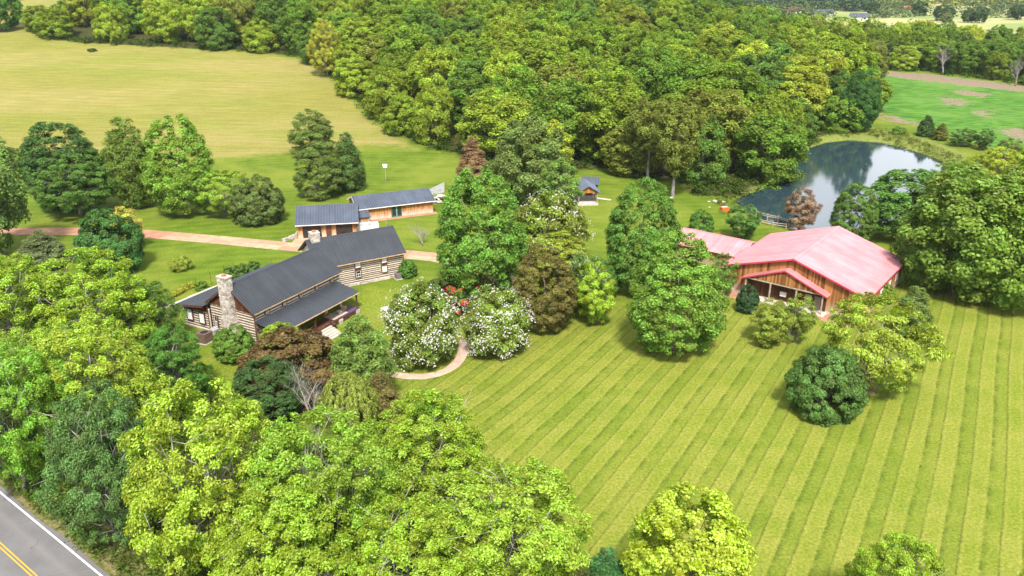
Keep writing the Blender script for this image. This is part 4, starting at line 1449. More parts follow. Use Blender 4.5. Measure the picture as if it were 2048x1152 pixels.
# ------------------------------------------------------------------ small yard things
p = at(772, 365)
r = empty('bird_house_pole', p); tag(r, 'white bird house on a thin pole on the rear lawn', 'bird house')
m = MB(); m.tube([(0, 0, 0), (0, 0, 3.6)], 0.05); m.build('pole', 'grey_metal', r)
m = MB(); m.box(-0.45, 0.45, -0.35, 0.35, 3.6, 4.1); m.build('box', 'white_trim', r)
m = MB(); m.prism([(-0.45, 4.1), (0.45, 4.1), (0, 4.45)], 'x', -0.52, 0.52); m.build('roof', 'white_trim', r)
p = at(773, 456)
m = MB(); m.tube([(0, 0, 0), (0, 0, 3.4)], [0.06, 0.04]); m.lathe([(0.05, 3.4), (0.1, 3.45), (0.02, 3.55)], 8)
o = m.build('garden_pole', 'old_wood'); o.location = p; tag(o, 'thin bare pole standing between the garage pen and the wing roof', 'pole')
for k, (x_, y0, lab) in enumerate(((394, 580, 'thin dark stake nearest the stone chimney on the rear lawn'), (423, 569, 'middle thin dark stake on the rear lawn by the lean-to'), (450, 556, 'thin dark stake farthest right by the clipped hedge'))):
    p = at(x_, y0)
    m = MB(); m.tube([(0, 0, 0), (0, 0, 2.1)], 0.03); m.lathe([(0.03, 2.1), (0.06, 2.13), (0.01, 2.2)], 6)
    o = m.build('garden_stake', 'black_metal'); o.location = p; tag(o, lab, 'stake', 'stakes on the rear lawn')
p = at(1448, 425)
r = empty('brick_fire_box', p, 0.3); tag(r, 'orange brick fire box standing alone on the grass near the wood', 'fire box')
for k in range(5):
    m = MB(); m.box(-0.85 + 0.02 * (k % 2), 0.85 - 0.02 * (k % 2), -0.6, 0.6, k * 0.24, k * 0.24 + 0.225); m.build('course', 'orange_brick', r)
m = MB(); m.box(-0.6, 0.6, -0.4, 0.4, 1.2, 1.28); m.build('lid', 'concrete', r)
# old rail fence and dock by the pond
def rail_fence(pts, label):
    r = empty('rail_fence', (*flat(*pts[0]), 0)); tag(r, label, 'fence', 'old rails by the pond')
    b = Vector(r.location)
    w_ = [Vector((*flat(*q), 0)) - b for q in pts]
    for q in w_:
        m = MB(); m.box(q.x - 0.1, q.x + 0.1, q.y - 0.1, q.y + 0.1, -1.2, 0.95); m.build('post', 'old_wood', r)
    for a, c in zip(w_, w_[1:]):
        for z0 in (0.35, 0.7):
            m = MB(); m.tube([a + Vector((0, 0, z0)), c + Vector((0, 0, z0 + R.uniform(-.08, .08)))], 0.09, 6); m.build('rail', 'old_wood', r)


rail_fence(((1512, 428), (1535, 436), (1556, 440), (1578, 447)), 'grey wooden rail fence along the near pond bank')
rail_fence(((1520, 446), (1545, 452), (1572, 456)), 'second grey rail fence on the grass in front of the pond bank')
px_ = flat(1731, 333)
r = empty('floating_aerator', (*px_, -0.62)); tag(r, 'small dark fountain float out on the pond', 'float')
m = MB(); m.lathe([(0.2, -0.1), (0.5, 0.0), (0.5, 0.2), (0.2, 0.3)], 12); m.build('float_ring', 'black_metal', r)
m = MB(); m.lathe([(0.15, 0.29), (0.12, 0.9), (0.3, 1.0), (0.05, 1.1)], 10); m.build('nozzle', 'black_metal', r)

# ------------------------------------------------------------------ foliage


def unit(a):
    return a / (np.linalg.norm(a, axis=-1, keepdims=True) + 1e-9)


def leaf_cards(g, cen, rad, n, ll, lw, flat=0.75, out=0.5, up=0.35, nrm_up=0.5, jit=0.5, shell=0.55, droop=0.3, along=0.0, axis=None):
    """leaf-sized faces gathered in sprays round the given centres -> verts, quads, colours"""
    k = len(cen)
    pw = rad ** 2
    idx = g.choice(k, n, p=pw / pw.sum())
    ax = cen.mean(0) if axis is None else np.array(axis)
    o = unit((cen - ax) * np.array([1, 1, 0.6]))[idx]
    d = unit(g.normal(size=(n, 3)) * 0.75 + o * out + np.array([0, 0, up]))
    r = rad[idx][:, None] * (shell + (1.05 - shell) * g.random((n, 1)) ** 0.7)
    pos = cen[idx] + d * r * np.array([1, 1, flat])
    nr = unit(d * 0.8 + o * 0.6 + np.array([0, 0, nrm_up]) + g.normal(size=(n, 3)) * jit * 0.62)
    t = g.normal(size=(n, 3)) + np.array([0, 0, -droop]) + d * along
    t = unit(t - nr * (t * nr).sum(1, keepdims=True))
    b = np.cross(nr, t)
    s = g.uniform(0.65, 1.35, (n, 1))
    L_, W_ = ll * s / 2, lw * s / 2
    fold = nr * W_ * 0.35
    v = np.stack([pos - t * L_, pos + b * W_ + fold, pos + t * L_, pos - b * W_ + fold], 1).reshape(-1, 3)
    q = np.arange(n * 4).reshape(n, 4)
    cr = g.random(k)
    col = np.ones((n, 4), np.float32)
    col[:, 0] = g.random(n)
    col[:, 1] = np.clip(cr[idx] + g.normal(size=n) * 0.08, 0, 1)
    return v, q, np.repeat(col, 4, 0)


def leaf_mesh(name, parts, mat='leaf'):
    vs, qs, cs, o = [], [], [], 0
    for v, q, c in parts:
        vs.append(v); qs.append(q + o); cs.append(c)
        o += len(v)
    me = np_mesh(name, np.concatenate(vs), np.concatenate(qs))
    a = me.color_attributes.new('lv', 'FLOAT_COLOR', 'POINT')
    a.data.foreach_set('color', np.concatenate(cs).astype(np.float32).ravel())
    me.materials.append(MATS[mat])
    return me


def envelope(g, prof, h, w, base, lobes=7, amp=0.28):
    la = g.uniform(0, 2 * np.pi, lobes)
    lt = g.uniform(0.05, 0.95, lobes)
    ls = g.uniform(-amp, amp, lobes)

    def env(t, a):
        e = prof(t) * w / 2
        k = 1 + sum(s * np.exp(-((np.angle(np.exp(1j * (a - a0)))) / 0.55) ** 2 - ((t - t0) / 0.22) ** 2) for a0, t0, s in zip(la, lt, ls))
        return e * k
    return env


def scatter(g, env, h, base, n, inner=0.25, power=0.45):
    t = g.random(n * 6)
    a = g.uniform(0, 2 * np.pi, n * 6)
    e = env(t, a)
    keep = g.random(n * 6) < e / e.max()
    t, a, e = t[keep][:n], a[keep][:n], e[keep][:n]
    r = e * (inner + (1 - inner) * g.random(len(t)) ** power)
    z = h * (base + (1 - base) * t)
    return np.stack([r * np.cos(a), r * np.sin(a), z], 1), t


def limbs_mesh(name, g, h, cen, nl, tr, mat, lean=0.03, top=0.78, start=(0.15, 0.6), sub=2, thin=0.3, wig=0.10, fork=1):
    m = MB()
    rr = random.Random(int(g.integers(1e6)))
    stems = []
    for s_ in range(fork):
        off = Vector((rr.uniform(-1, 1), rr.uniform(-1, 1), 0)) * (0.0 if fork == 1 else 0.10 * h)
        pts, rad = [], []
        for i in range(9):
            f = i / 8
            p = Vector((rr.uniform(-1, 1) * lean * h * f, rr.uniform(-1, 1) * lean * h * f, -0.25 + (h * top + 0.25) * f)) + off * 2.2 * f
            pts.append(p)
            rad.append(tr * (1 - 0.85 * f) * (1.35 if i == 0 else 1) / (fork ** 0.4))
        m.tube(pts, rad, 7)
        stems.append((pts, rad))
    order = list(range(len(cen)))
    rr.shuffle(order)
    for j in order[:nl]:
        pts, rad = stems[j % len(stems)]
        c = Vector(cen[j])
        f = rr.uniform(*start)
        f = min(f, max(0.05, (c.z / (h * top)) * 0.8))
        i0 = f * 8
        a = pts[int(i0)].lerp(pts[min(8, int(i0) + 1)], i0 % 1)
        r0 = tr * (1 - 0.85 * f) * rr.uniform(0.35, 0.5)
        L_ = (c - a).length
        mid = a.lerp(c, 0.5) + Vector((rr.uniform(-1, 1), rr.uniform(-1, 1), rr.uniform(-0.2, 1.2))) * L_ * wig * 1.6
        q1 = a.lerp(mid, 0.5) + Vector((rr.uniform(-1, 1), rr.uniform(-1, 1), rr.uniform(-1, 1))) * L_ * wig
        q2 = mid.lerp(c, 0.5) + Vector((rr.uniform(-1, 1), rr.uniform(-1, 1), rr.uniform(-1, 1))) * L_ * wig
        m.tube([a, q1, mid, q2, c], [r0, r0 * 0.8, r0 * 0.6, r0 * 0.42, r0 * thin * 0.6], 5)
        for _ in range(sub):
            e = mid.lerp(c, rr.uniform(0, 0.8))
            tip = e + Vector((rr.uniform(-1, 1), rr.uniform(-1, 1), rr.uniform(-0.2, 1))).normalized() * L_ * rr.uniform(0.2, 0.42)
            m.tube([e, e.lerp(tip, 0.5) + Vector((rr.uniform(-1, 1), rr.uniform(-1, 1), rr.uniform(-1, 1))) * L_ * wig * 0.7, tip], [r0 * 0.4, r0 * 0.28, r0 * 0.1], 4)
    return m.mesh(name, mat, True)


PROTO = {}
dome = lambda t: np.sqrt(np.clip(1 - (np.clip(t - 0.38, 0, 1) / 0.64) ** 2, 0, 1)) * (0.55 + 0.45 * np.clip(t / 0.38, 0, 1) ** 0.6)
egg = lambda t: np.sqrt(np.clip(1 - (np.clip(t - 0.33, 0, 1) / 0.69) ** 1.7, 0, 1)) * (0.62 + 0.38 * np.clip(t / 0.33, 0, 1) ** 0.7)
vase = lambda t: np.sqrt(np.clip(1 - (np.clip(t - 0.58, 0, 1) / 0.45) ** 2, 0, 1)) * (0.35 + 0.65 * np.clip(t / 0.58, 0, 1) ** 0.8)
cone = lambda t: np.clip(1.02 - t, 0, 1) ** 0.75 * (0.72 + 0.28 * np.clip(t / 0.12, 0, 1))
ball = lambda t: np.sqrt(np.clip(1 - (np.clip(t - 0.28, 0, 1) / 0.73) ** 2, 0, 1)) * (0.78 + 0.22 * np.clip(t / 0.28, 0, 1))
umbrella = lambda t: np.sqrt(np.clip(1 - (np.clip(t - 0.45, 0, 1) / 0.58) ** 2.2, 0, 1)) * (0.55 + 0.45 * np.clip(t / 0.45, 0, 1))


def proto(key, h, w, prof, base, ncl, clr, nleaf, ll, lw, nl, tr, barkm='bark', inner=0.25, power=0.45, amp=0.28, fork=1, start=(0.15, 0.6), sub=2, lean=0.03, top=0.78, blossom=0, bl_mat='petal', **kw):
    g = np.random.default_rng(abs(hash(key)) % 1000 if False else sum(ord(c_) * (i_ + 3) for i_, c_ in enumerate(key)))
    env = envelope(g, prof, h, w - 2 * clr * 0.8, base, amp=amp)
    cen, t = scatter(g, env, h - clr * 0.5, base, ncl, inner, power)
    rad = clr * g.uniform(0.6, 1.35, len(cen)) * (0.75 + 0.35 * np.sin(np.pi * np.clip(t, 0.1, 0.9)))
    parts = [leaf_cards(g, cen, rad, nleaf, ll, lw, axis=(0, 0, h * (base + 0.35 * (1 - base))), **kw)]
    cm = leaf_mesh('crown', parts)
    tm = limbs_mesh('trunk', g, h, cen, nl, tr, barkm, lean, top, start, sub, fork=fork)
    bm_ = None
    if blossom:
        hi = np.nonzero((t > 0.05) & (g.random(len(t)) < 0.85))[0]
        bc = cen[hi] + unit(cen[hi] - np.array([0, 0, h * 0.4])) * rad[hi][:, None] * 0.45
        # little heads of several petals
        hd, _, _ = leaf_cards(g, bc, rad[hi] * 1.25, blossom, 0.02, 0.02, shell=0.75, out=1.0, up=0.5)
        heads = hd.reshape(-1, 4, 3).mean(1)
        bm_ = leaf_mesh('blossom', [leaf_cards(g, heads, np.full(len(heads), 0.07), blossom * 4, 0.09, 0.068, shell=0.2, flat=1.0)], bl_mat)
    PROTO[key] = (cm, tm, bm_, h, w)


for i in range(4):
    proto('fore%d' % i, 15, 12, (dome, vase, dome, egg)[i], 0.12, 430, 0.62, 74000, 0.22, 0.115, 40, 0.24, 'bark_pale', inner=0.2, power=0.5, amp=0.42, fork=(1, 2, 2, 1)[i], start=(0.1, 0.55), sub=2, lean=0.05, jit=1.0, shell=0.12, flat=0.9, along=0.5)
for i in range(3):
    proto('maple%d' % i, 13, 9.5, (egg, dome, egg)[i], 0.06, 420, 0.60, 50000, 0.21, 0.16, 12, 0.22, 'bark', inner=0.5, power=0.3, amp=0.14, shell=0.3, jit=0.8)
for i in range(5):
    proto('forest%d' % i, 19, 14, (dome, egg, dome, vase, dome)[i], 0.08, 190, 1.2, 27000, 0.44, 0.31, 14, 0.34, 'bark', inner=0.35, power=0.35, amp=0.38, sub=1, shell=0.4, flat=1.0, jit=0.75, out=0.45, up=0.55)
for i in range(3):
    proto('cedar%d' % i, 10, 6, (cone, egg, cone)[i], 0.02, 230, 0.58, 22000, 0.38, 0.09, 10, 0.2, 'bark', inner=0.3, power=0.4, amp=0.22, sub=0, top=0.93, along=1.3, jit=0.7, shell=0.25, droop=0.1, flat=0.95, nrm_up=0.3)
proto('pine0', 9, 7, egg, 0.03, 170, 0.65, 24000, 0.36, 0.09, 12, 0.22, 'bark', inner=0.35, power=0.4, amp=0.3, sub=1, along=1.5, jit=0.7, shell=0.25, droop=-0.6, flat=0.6)
for i in range(2):
    proto('round%d' % i, 6, 7, ball, 0.0, 260, 0.48, 34000, 0.19, 0.14, 8, 0.2, 'bark', inner=0.5, power=0.3, amp=0.10, sub=0, shell=0.5, top=0.6)
for i in range(2):
    proto('loose%d' % i, 7, 6, (dome, vase)[i], 0.06, 110, 0.5, 15000, 0.20, 0.11, 24, 0.10, 'bark_grey', inner=0.15, power=0.5, amp=0.45, fork=2, start=(0.05, 0.5), sub=2, lean=0.05, shell=0.2)
proto('umbrella0', 8, 11, umbrella, 0.14, 190, 0.66, 32000, 0.24, 0.12, 26, 0.16, 'bark_grey', inner=0.35, power=0.4, amp=0.3, fork=3, start=(0.02, 0.35), sub=2, lean=0.05, shell=0.2, flat=0.5, up=0.6, out=0.3)
proto('flower0', 7, 8, ball, 0.08, 210, 0.6, 32000, 0.22, 0.13, 14, 0.16, 'bark', inner=0.45, power=0.35, amp=0.14, fork=2, shell=0.4, blossom=1800)
proto('flower1', 7, 8, dome, 0.10, 170, 0.6, 26000, 0.22, 0.13, 16, 0.16, 'bark', inner=0.3, power=0.4, amp=0.3, fork=2, shell=0.35, blossom=800)
proto('redflower0', 4, 4, vase, 0.05, 50, 0.4, 4500, 0.22, 0.12, 12, 0.08, 'bark', inner=0.2, amp=0.35, fork=3, start=(0.05, 0.4), blossom=520, bl_mat='petal_red')
proto('bush0', 2, 2.6, ball, 0.0, 60, 0.28, 4200, 0.17, 0.09, 6, 0.05, 'bark', inner=0.35, amp=0.25, sub=0, shell=0.3, top=0.5)
proto('bush1', 2, 2.6, dome, 0.0, 50, 0.30, 3600, 0.24, 0.06, 6, 0.05, 'bark', inner=0.3, amp=0.35, sub=0, shell=0.2, top=0.5, along=1.0)


def weeping():
    g = np.random.default_rng(77)
    h, w_ = 6.0, 4.6
    n = 110
    cs, rs = [], []
    for i in range(n):
        a = g.uniform(0, 6.28); r = w_ / 2 * g.random() ** 0.5 * 0.85
        zt = h * (0.95 - 0.45 * (r / (w_ / 2)) ** 2) - g.uniform(0, 0.5)
        ln = g.uniform(1.0, 3.2)
        for k in range(12):
            f = k / 11
            cs.append((r * np.cos(a) * (1 + 0.25 * min(1, f * 2)), r * np.sin(a) * (1 + 0.25 * min(1, f * 2)), max(0.2, zt - ln * f * f)))
            rs.append(0.16)
    cen = np.array(cs)
    cm = leaf_mesh('crown', [leaf_cards(g, cen, np.array(rs), 15000, 0.3, 0.07, flat=1.0, droop=2.2, shell=0.1, jit=0.8)])
    PROTO['weep0'] = (cm, limbs_mesh('trunk', g, h, cen[::12][:40], 30, 0.16, 'bark_grey', sub=0), None, h, w_)


weeping()


def bare(key, seed, h, w_, tr, mat, n1, n2):
    g = random.Random(seed)
    m = MB()

    def grow(p, d, L_, r, lev):
        pts, rad = [p], [r]
        for i in range(4):
            d = (d + Vector((g.uniform(-1, 1), g.uniform(-1, 1), g.uniform(-0.5, 0.8))) * 0.24).normalized()
            p = p + d * L_ / 4
            pts.append(p)
            rad.append(r * (1 - 0.17 * (i + 1)))
        m.tube(pts, rad, 6 if lev == 0 else 4)
        if lev < 3:
            for k in range((n1, n2, n2)[lev]):
                a = g.uniform(0, 6.28)
                f = g.uniform(0.3, 1.0)
                i0 = min(3, int(f * 4))
                e = pts[i0].lerp(pts[i0 + 1], f * 4 - i0 if f < 1 else 1)
                sp = (w_ / h) * g.uniform(0.6, 1.3)
                nd = (d + Vector((math.cos(a) * sp, math.sin(a) * sp, g.uniform(-0.1, 0.5)))).normalized()
                grow(e, nd, L_ * g.uniform(0.5, 0.72), rad[i0] * 0.55, lev + 1)
    for s_ in range(2 if tr < 0.2 else 1):
        grow(Vector((g.uniform(-.2, .2) * (tr < 0.2), 0, -0.2)), Vector((g.uniform(-.3, .3) * (tr < 0.2), g.uniform(-.2, .2) * (tr < 0.2), 1)), h * 0.5, tr, 0)
    PROTO[key] = (None, m.mesh('branches', mat, True), None, h, w_)


bare('bare0', 3, 6.0, 5.5, 0.12, 'bark_pale', 6, 6)
bare('bare1', 8, 15.0, 7.0, 0.26, 'bark_grey', 7, 5)
bare('bare2', 19, 15.0, 8.0, 0.25, 'bark_grey', 7, 5)


LEAF_GAIN = 1.75


def plant(key, p, h, wd, col, name, label, cat='tree', group=None, rz=None, kids=True, sink=0.0):
    cm, tm, bm_, ph, pw = PROTO[key]
    r = bpy.data.objects.new(name, None)
    r.empty_display_size = 0.5
    C.objects.link(r)
    r.location = (p[0], p[1], p[2] - sink)
    r.rotation_euler = (0, 0, R.uniform(0, 6.28) if rz is None else rz)
    r.scale = (wd / pw, wd / pw, h / ph)
    tag(r, label, cat, group)
    for nm, me_ in (('crown', cm), ('trunk', tm), ('blossom', bm_)):
        if me_ is None:
            continue
        o = bpy.data.objects.new(nm if cm is not None else 'branches', me_)
        C.objects.link(o)
        o.parent = r
        if nm == 'crown':
            o.color = (col[0] * LEAF_GAIN * 1.1, col[1] * LEAF_GAIN, min(col[2] * 1.6, max(col[2] * 0.85, 0.019)) * LEAF_GAIN, 1)
    return r


def yard(key, bx, by, top, wpx, col, name, label, cat='tree', group=None, rz=None, soil=0.0, z0=None):
    p = at(bx, by)
    h = max(0.4, height_to(p, top))
    wd = metres(p, wpx)
    if soil:
        SOIL.append((p.x, p.y, soil))
    return plant(key, p, h, wd, col, name, label, cat, group, rz)


YG = (0.142, 0.204, 0.016)
LIME = (0.122, 0.188, 0.010)
MID = (0.062, 0.118, 0.010)
GRN = (0.048, 0.110, 0.010)
DEEP = (0.030, 0.062, 0.010)
BLUE = (0.056, 0.108, 0.034)
TEAL = (0.032, 0.090, 0.030)
OLIVE = (0.080, 0.102, 0.010)
COPPER = (0.115, 0.066, 0.018)
GOLD = (0.180, 0.195, 0.026)
PINE = (0.070, 0.105, 0.024)

# ---- foreground trees along the road
FGG = 'foreground trees along the road'
yard('fore0', 455, 1150, 770, 310, YG, 'foreground_tree', 'yellow-green tree in the foreground with a curved white trunk near the road', 'tree', FGG, 0.4)
yard('fore1', 660, 1170, 835, 300, (0.108, 0.182, 0.014), 'foreground_tree', 'fresh green foreground tree just below the dead grey shrub', 'tree', FGG, 1.3)
yard('fore2', 870, 1035, 795, 275, LIME, 'foreground_tree', 'lime foreground tree with pale trunks beside the striped lawn', 'tree', FGG, 2.2)
yard('fore3', 600, 1260, 960, 300, LIME, 'foreground_tree', 'lime tree at the bottom edge between the two tallest foreground trees', 'tree', FGG, 3.0)
yard('fore1', 1015, 1245, 952, 335, (0.128, 0.194, 0.014), 'foreground_tree', 'spreading yellow-green tree at the bottom edge left of the teal conifer', 'tree', FGG, 4.3)
yard('fore2', 830, 1300, 1010, 300, LIME, 'foreground_tree', 'low lime tree cut by the bottom edge below the pale trunked tree', 'tree', FGG, 5.1)
yard('maple0', 1365, 1255, 985, 265, (0.165, 0.226, 0.014), 'foreground_tree', 'brightest yellow-green tree standing alone at the bottom of the striped lawn', 'tree', FGG, 0.2)
yard('fore3', 1765, 1290, 1080, 210, LIME, 'foreground_tree', 'green tree cut by the bottom edge on the right lawn', 'tree', FGG)
yard('loose0', 2062, 1260, 1128, 110, YG, 'foreground_tree', 'sprig of a light tree in the bottom right corner', 'tree', FGG)
yard('cedar0', 1205, 1235, 1092, 135, TEAL, 'foreground_conifer', 'teal conifer cut by the bottom edge left of the brightest tree', 'tree', FGG)
yard('fore0', 195, 905, 640, 265, YG, 'foreground_tree', 'yellow-green tree with bare white twigs left of the brown air conditioner', 'tree', FGG, 2.6)
yard('fore3', 365, 815, 655, 165, GRN, 'foreground_tree', 'dark green tree in the shade below the brown air conditioner', 'tree', FGG, 1.1)
yard('fore2', 245, 1085, 775, 220, BLUE, 'foreground_tree', 'blue-green tree beside the county road', 'tree', FGG, 0.9)
yard('fore1', 50, 985, 690, 230, (0.095, 0.185, 0.012), 'foreground_tree', 'bright green tree at the left edge just above the road', 'tree', FGG, 3.7)
yard('fore0', 205, 745, 505, 250, LIME, 'foreground_tree', 'broad lime tree between the teal bush and the stone wall', 'tree', FGG, 5.2)
yard('fore3', 50, 760, 515, 250, LIME, 'foreground_tree', 'broad lime tree at the left edge below the grey cedar', 'tree', FGG, 0.1)
yard('fore2', 300, 700, 560, 140, MID, 'foreground_tree', 'green tree close against the end of the stone retaining wall', 'tree', FGG, 4.0)
yard('fore1', 115, 860, 660, 190, (0.095, 0.155, 0.012), 'foreground_tree', 'green tree wedged between the left edge trees and the yellow one', 'tree', FGG, 4.4)
yard('loose0', 865, 855, 786, 100, (0.075, 0.16, 0.014), 'shrub_tree', 'small fresh green tree behind the pale trunked foreground tree', 'tree')

# ---- garden in front of the house
yard('round0', 470, 714, 652, 85, MID, 'shrub', 'green shrub against the base of the stone chimney', 'shrub')
yard('round1', 565, 712, 648, 95, LIME, 'shrub', 'light green shrub growing up to the porch roof', 'shrub')
yard('round0', 592, 800, 664, 222, (0.072, 0.054, 0.020), 'copper_tree', 'broad coppery brown tree in front of the porch', 'tree')
yard('cedar1', 732, 800, 636, 128, (0.080, 0.130, 0.030), 'cedar', 'green cedar right of the porch steps', 'tree')
yard('cedar2', 765, 850, 745, 110, (0.085, 0.080, 0.028), 'cedar', 'brownish cedar leaning out over the lawn edge', 'tree')
yard('weep0', 702, 872, 738, 115, (0.115, 0.150, 0.030), 'weeping_tree', 'weeping yellow-green conifer beside the dead grey shrub', 'tree')
yard('bare0', 632, 862, 722, 160, MID, 'dead_shrub', 'leafless grey shrub with twisted branches', 'dead shrub', rz=0.5)
yard('maple1', 545, 838, 722, 155, DEEP, 'shrub_tree', 'dark green shrubby tree left of the dead grey shrub', 'tree')
yard('flower0', 848, 722, 572, 160, (0.082, 0.125, 0.018), 'flowering_tree', 'white flowering tree nearest the porch, encircled by the curved path', 'tree', 'white flowering trees on the front lawn', soil=2.2)
yard('flower0', 994, 702, 578, 146, (0.088, 0.132, 0.018), 'flowering_tree', 'white flowering tree right of the curved path end', 'tree', 'white flowering trees on the front lawn', 2.0, soil=1.8)
yard('redflower0', 922, 628, 572, 75, MID, 'red_flowering_shrub', 'crimson flowering shrub left of the gap between the white trees', 'shrub', 'red flowering shrubs')
yard('redflower0', 965, 612, 560, 80, MID, 'red_flowering_shrub', 'scarlet flowering shrub behind the right white tree', 'shrub', 'red flowering shrubs')
yard('round0', 880, 615, 560, 85, (0.050, 0.085, 0.022), 'shrub', 'dull green shrub behind the left white flowering tree', 'shrub')
yard('loose1', 1040, 640, 572, 75, MID, 'shrub', 'green shrub between the copper magnolia and the right white flowering tree', 'shrub')

# ---- middle of the yard
yard('maple0', 962, 592, 336, 185, (0.068, 0.140, 0.012), 'maple_tree', 'tall dense green maple right of the log house wing', 'tree', soil=2.0)
yard('flower1', 1092, 528, 386, 160, (0.098, 0.135, 0.016), 'flowering_tree', 'white-topped tree behind the copper magnolia', 'tree')
yard('cedar1', 1115, 545, 462, 120, (0.135, 0.175, 0.018), 'shrub', 'flat layered yellow-green shrub under the white-topped tree', 'shrub')
yard('maple2', 1086, 658, 492, 134, (0.078, 0.076, 0.012), 'copper_magnolia', 'bronze-topped dark magnolia on the lawn edge', 'tree', soil=2.0)
yard('flower1', 1168, 618, 508, 92, (0.055, 0.105, 0.015), 'flowering_tree', 'slender white flowering tree right of the bronze magnolia', 'tree')
yard('loose0', 1187, 646, 522, 100, (0.135, 0.205, 0.010), 'young_tree', 'fresh lime young tree on the lawn edge right of the bronze magnolia', 'tree', soil=1.0)
yard('maple1', 1278, 585, 360, 148, (0.060, 0.122, 0.014), 'maple_tree', 'green maple standing behind the large lawn maple', 'tree')
yard('maple2', 1345, 702, 466, 200, (0.080, 0.148, 0.012), 'maple_tree', 'large full green maple on the lawn left of the barn', 'tree', soil=2.2)
yard('loose0', 1440, 590, 505, 60, MID, 'shrub', 'thin green shrub at the left corner of the barn', 'shrub')
yard('maple1', 1195, 600, 520, 85, (0.05, 0.11, 0.014), 'shrub', 'green shrub between the bronze magnolia and the lawn maples', 'shrub')
yard('forest1', 1060, 402, 228, 155, (0.072, 0.108, 0.030), 'tall_tree', 'tall pale green tree standing in front of the wood', 'tree')
yard('cedar2', 946, 362, 274, 82, (0.125, 0.085, 0.050), 'red_cedar', 'reddish brown conifer at the wood edge above the maple', 'tree')
yard('loose1', 1122, 428, 318, 105, (0.075, 0.13, 0.028), 'slender_tree', 'slender green tree left of the picnic pavilion', 'tree')
yard('bare0', 846, 491, 440, 68, MID, 'small_dead_tree', 'small pale bare tree on the grass above the wing roof', 'dead tree', rz=1.0)

# ---- left part of the yard
yard('maple1', 140, 420, 243, 150, (0.036, 0.078, 0.014), 'oak_tree', 'dark glossy round oak at the edge of the hay field', 'tree')
yard('fore0', 162, 428, 297, 172, (0.055, 0.108, 0.016), 'spreading_tree', 'spreading green tree with dead twigs in front of the dark oak', 'tree')
yard('cedar1', 272, 415, 234, 105, (0.065, 0.105, 0.010), 'cedar', 'tall cedar between the dark oak and the light maple', 'tree', soil=2.5)
yard('maple0', 372, 428, 228, 140, (0.090, 0.160, 0.018), 'maple_tree', 'tall light green maple on the left lawn', 'tree', soil=1.5)
yard('umbrella0', 455, 432, 340, 115, (0.115, 0.185, 0.014), 'spreading_tree', 'low lime spreading tree right of the light green maple', 'tree')
yard('round0', 518, 443, 352, 112, (0.055, 0.082, 0.012), 'round_tree', 'round dark olive tree left of the garage', 'tree', soil=1.5)
yard('forest3', 5, 512, 262, 165, (0.075, 0.125, 0.032), 'tall_tree', 'tall airy tree at the left edge by the drive', 'tree')
yard('round0', 228, 540, 418, 130, (0.034, 0.086, 0.022), 'teal_conifer', 'dense teal conifer on the lawn beside the drive', 'tree')
yard('loose0', 258, 498, 412, 85, (0.22, 0.21, 0.05), 'shrub', 'golden shrub right behind the teal conifer', 'shrub')
yard('cedar2', 92, 532, 462, 120, (0.075, 0.10, 0.045), 'grey_cedar', 'grey-green cedar near the gravel lane at left', 'tree')
yard('bush1', 362, 540, 512, 48, (0.12, 0.16, 0.02), 'grass_clump', 'arching ornamental grass clump on the rear lawn', 'plant')
for i, (bx, by) in enumerate(((352, 592), (362, 586), (373, 580), (384, 575))):
    yard('bush0', bx, by, by - 14, 18, GOLD, 'golden_bush', 'small golden bush in the row along the stone coping', 'bush', 'golden bushes along the stone wall')
yard('bush0', 405, 580, 562, 32, MID, 'bush', 'green bush at the foot of the garden stakes', 'bush')
for i, (bx, by) in enumerate(((462, 560), (485, 553), (508, 548))):
    yard('bush0', bx, by, by - 26, 42, (0.05, 0.095, 0.014), 'hedge_bush', 'clipped hedge bush behind the lean-to roof', 'bush', 'clipped hedge behind the lean-to')
yard('round1', 816, 553, 519, 38, GRN, 'bush', 'dark green bush at the right corner of the two-storey wing', 'bush')
yard('pine0', 625, 312, 218, 102, PINE, 'pine_tree', 'tallest of the three pines, farthest into the hay field', 'tree')
yard('pine0', 640, 394, 286, 108, (0.062, 0.094, 0.020), 'pine_tree', 'nearest of the three pines with brown lower boughs', 'tree', rz=1.0)
yard('cedar0', 697, 380, 260, 92, (0.048, 0.086, 0.020), 'pine_tree', 'dark right hand one of the three pines', 'tree')
yard('bush0', 185, 103, 96, 20, DEEP, 'bush', 'lone dark bush out in the hay field', 'bush')
yard('forest0', 2, 62, -60, 95, GRN, 'field_tree', 'single tree at the top left corner of the hay field', 'tree')

# ---- round the barn and pond
yard('round1', 1400, 468, 420, 54, GRN, 'round_bush', 'round clipped dark bush behind the barn annex', 'bush')
yard('loose1', 1484, 477, 408, 78, (0.048, 0.105, 0.018), 'small_tree', 'small open green tree behind the barn roof', 'tree')
yard('loose0', 1598, 460, 375, 82, (0.125, 0.085, 0.062), 'bronze_tree', 'reddish brown thin tree on the pond bank', 'tree')
yard('maple1', 1700, 490, 368, 92, (0.060, 0.110, 0.018), 'pond_tree', 'blue-green tree standing before the pond right of the barn ridge', 'tree')
RG = 'large trees at the right of the barn'
yard('forest0', 1905, 590, 332, 240, (0.078, 0.130, 0.012), 'large_tree', 'huge spreading tree touching the right corner of the barn', 'tree', RG, 0.3)
yard('forest2', 2015, 612, 345, 220, (0.076, 0.130, 0.010), 'large_tree', 'huge tree at the right edge beside the lawn', 'tree', RG, 1.5)
yard('forest4', 1800, 478, 340, 170, (0.052, 0.110, 0.012), 'large_tree', 'green tree tucked behind the barn roof by the pond', 'tree', RG)
yard('forest1', 2060, 480, 300, 170, (0.085, 0.13, 0.012), 'large_tree', 'green tree at the right edge behind the huge lawn tree', 'tree', RG)
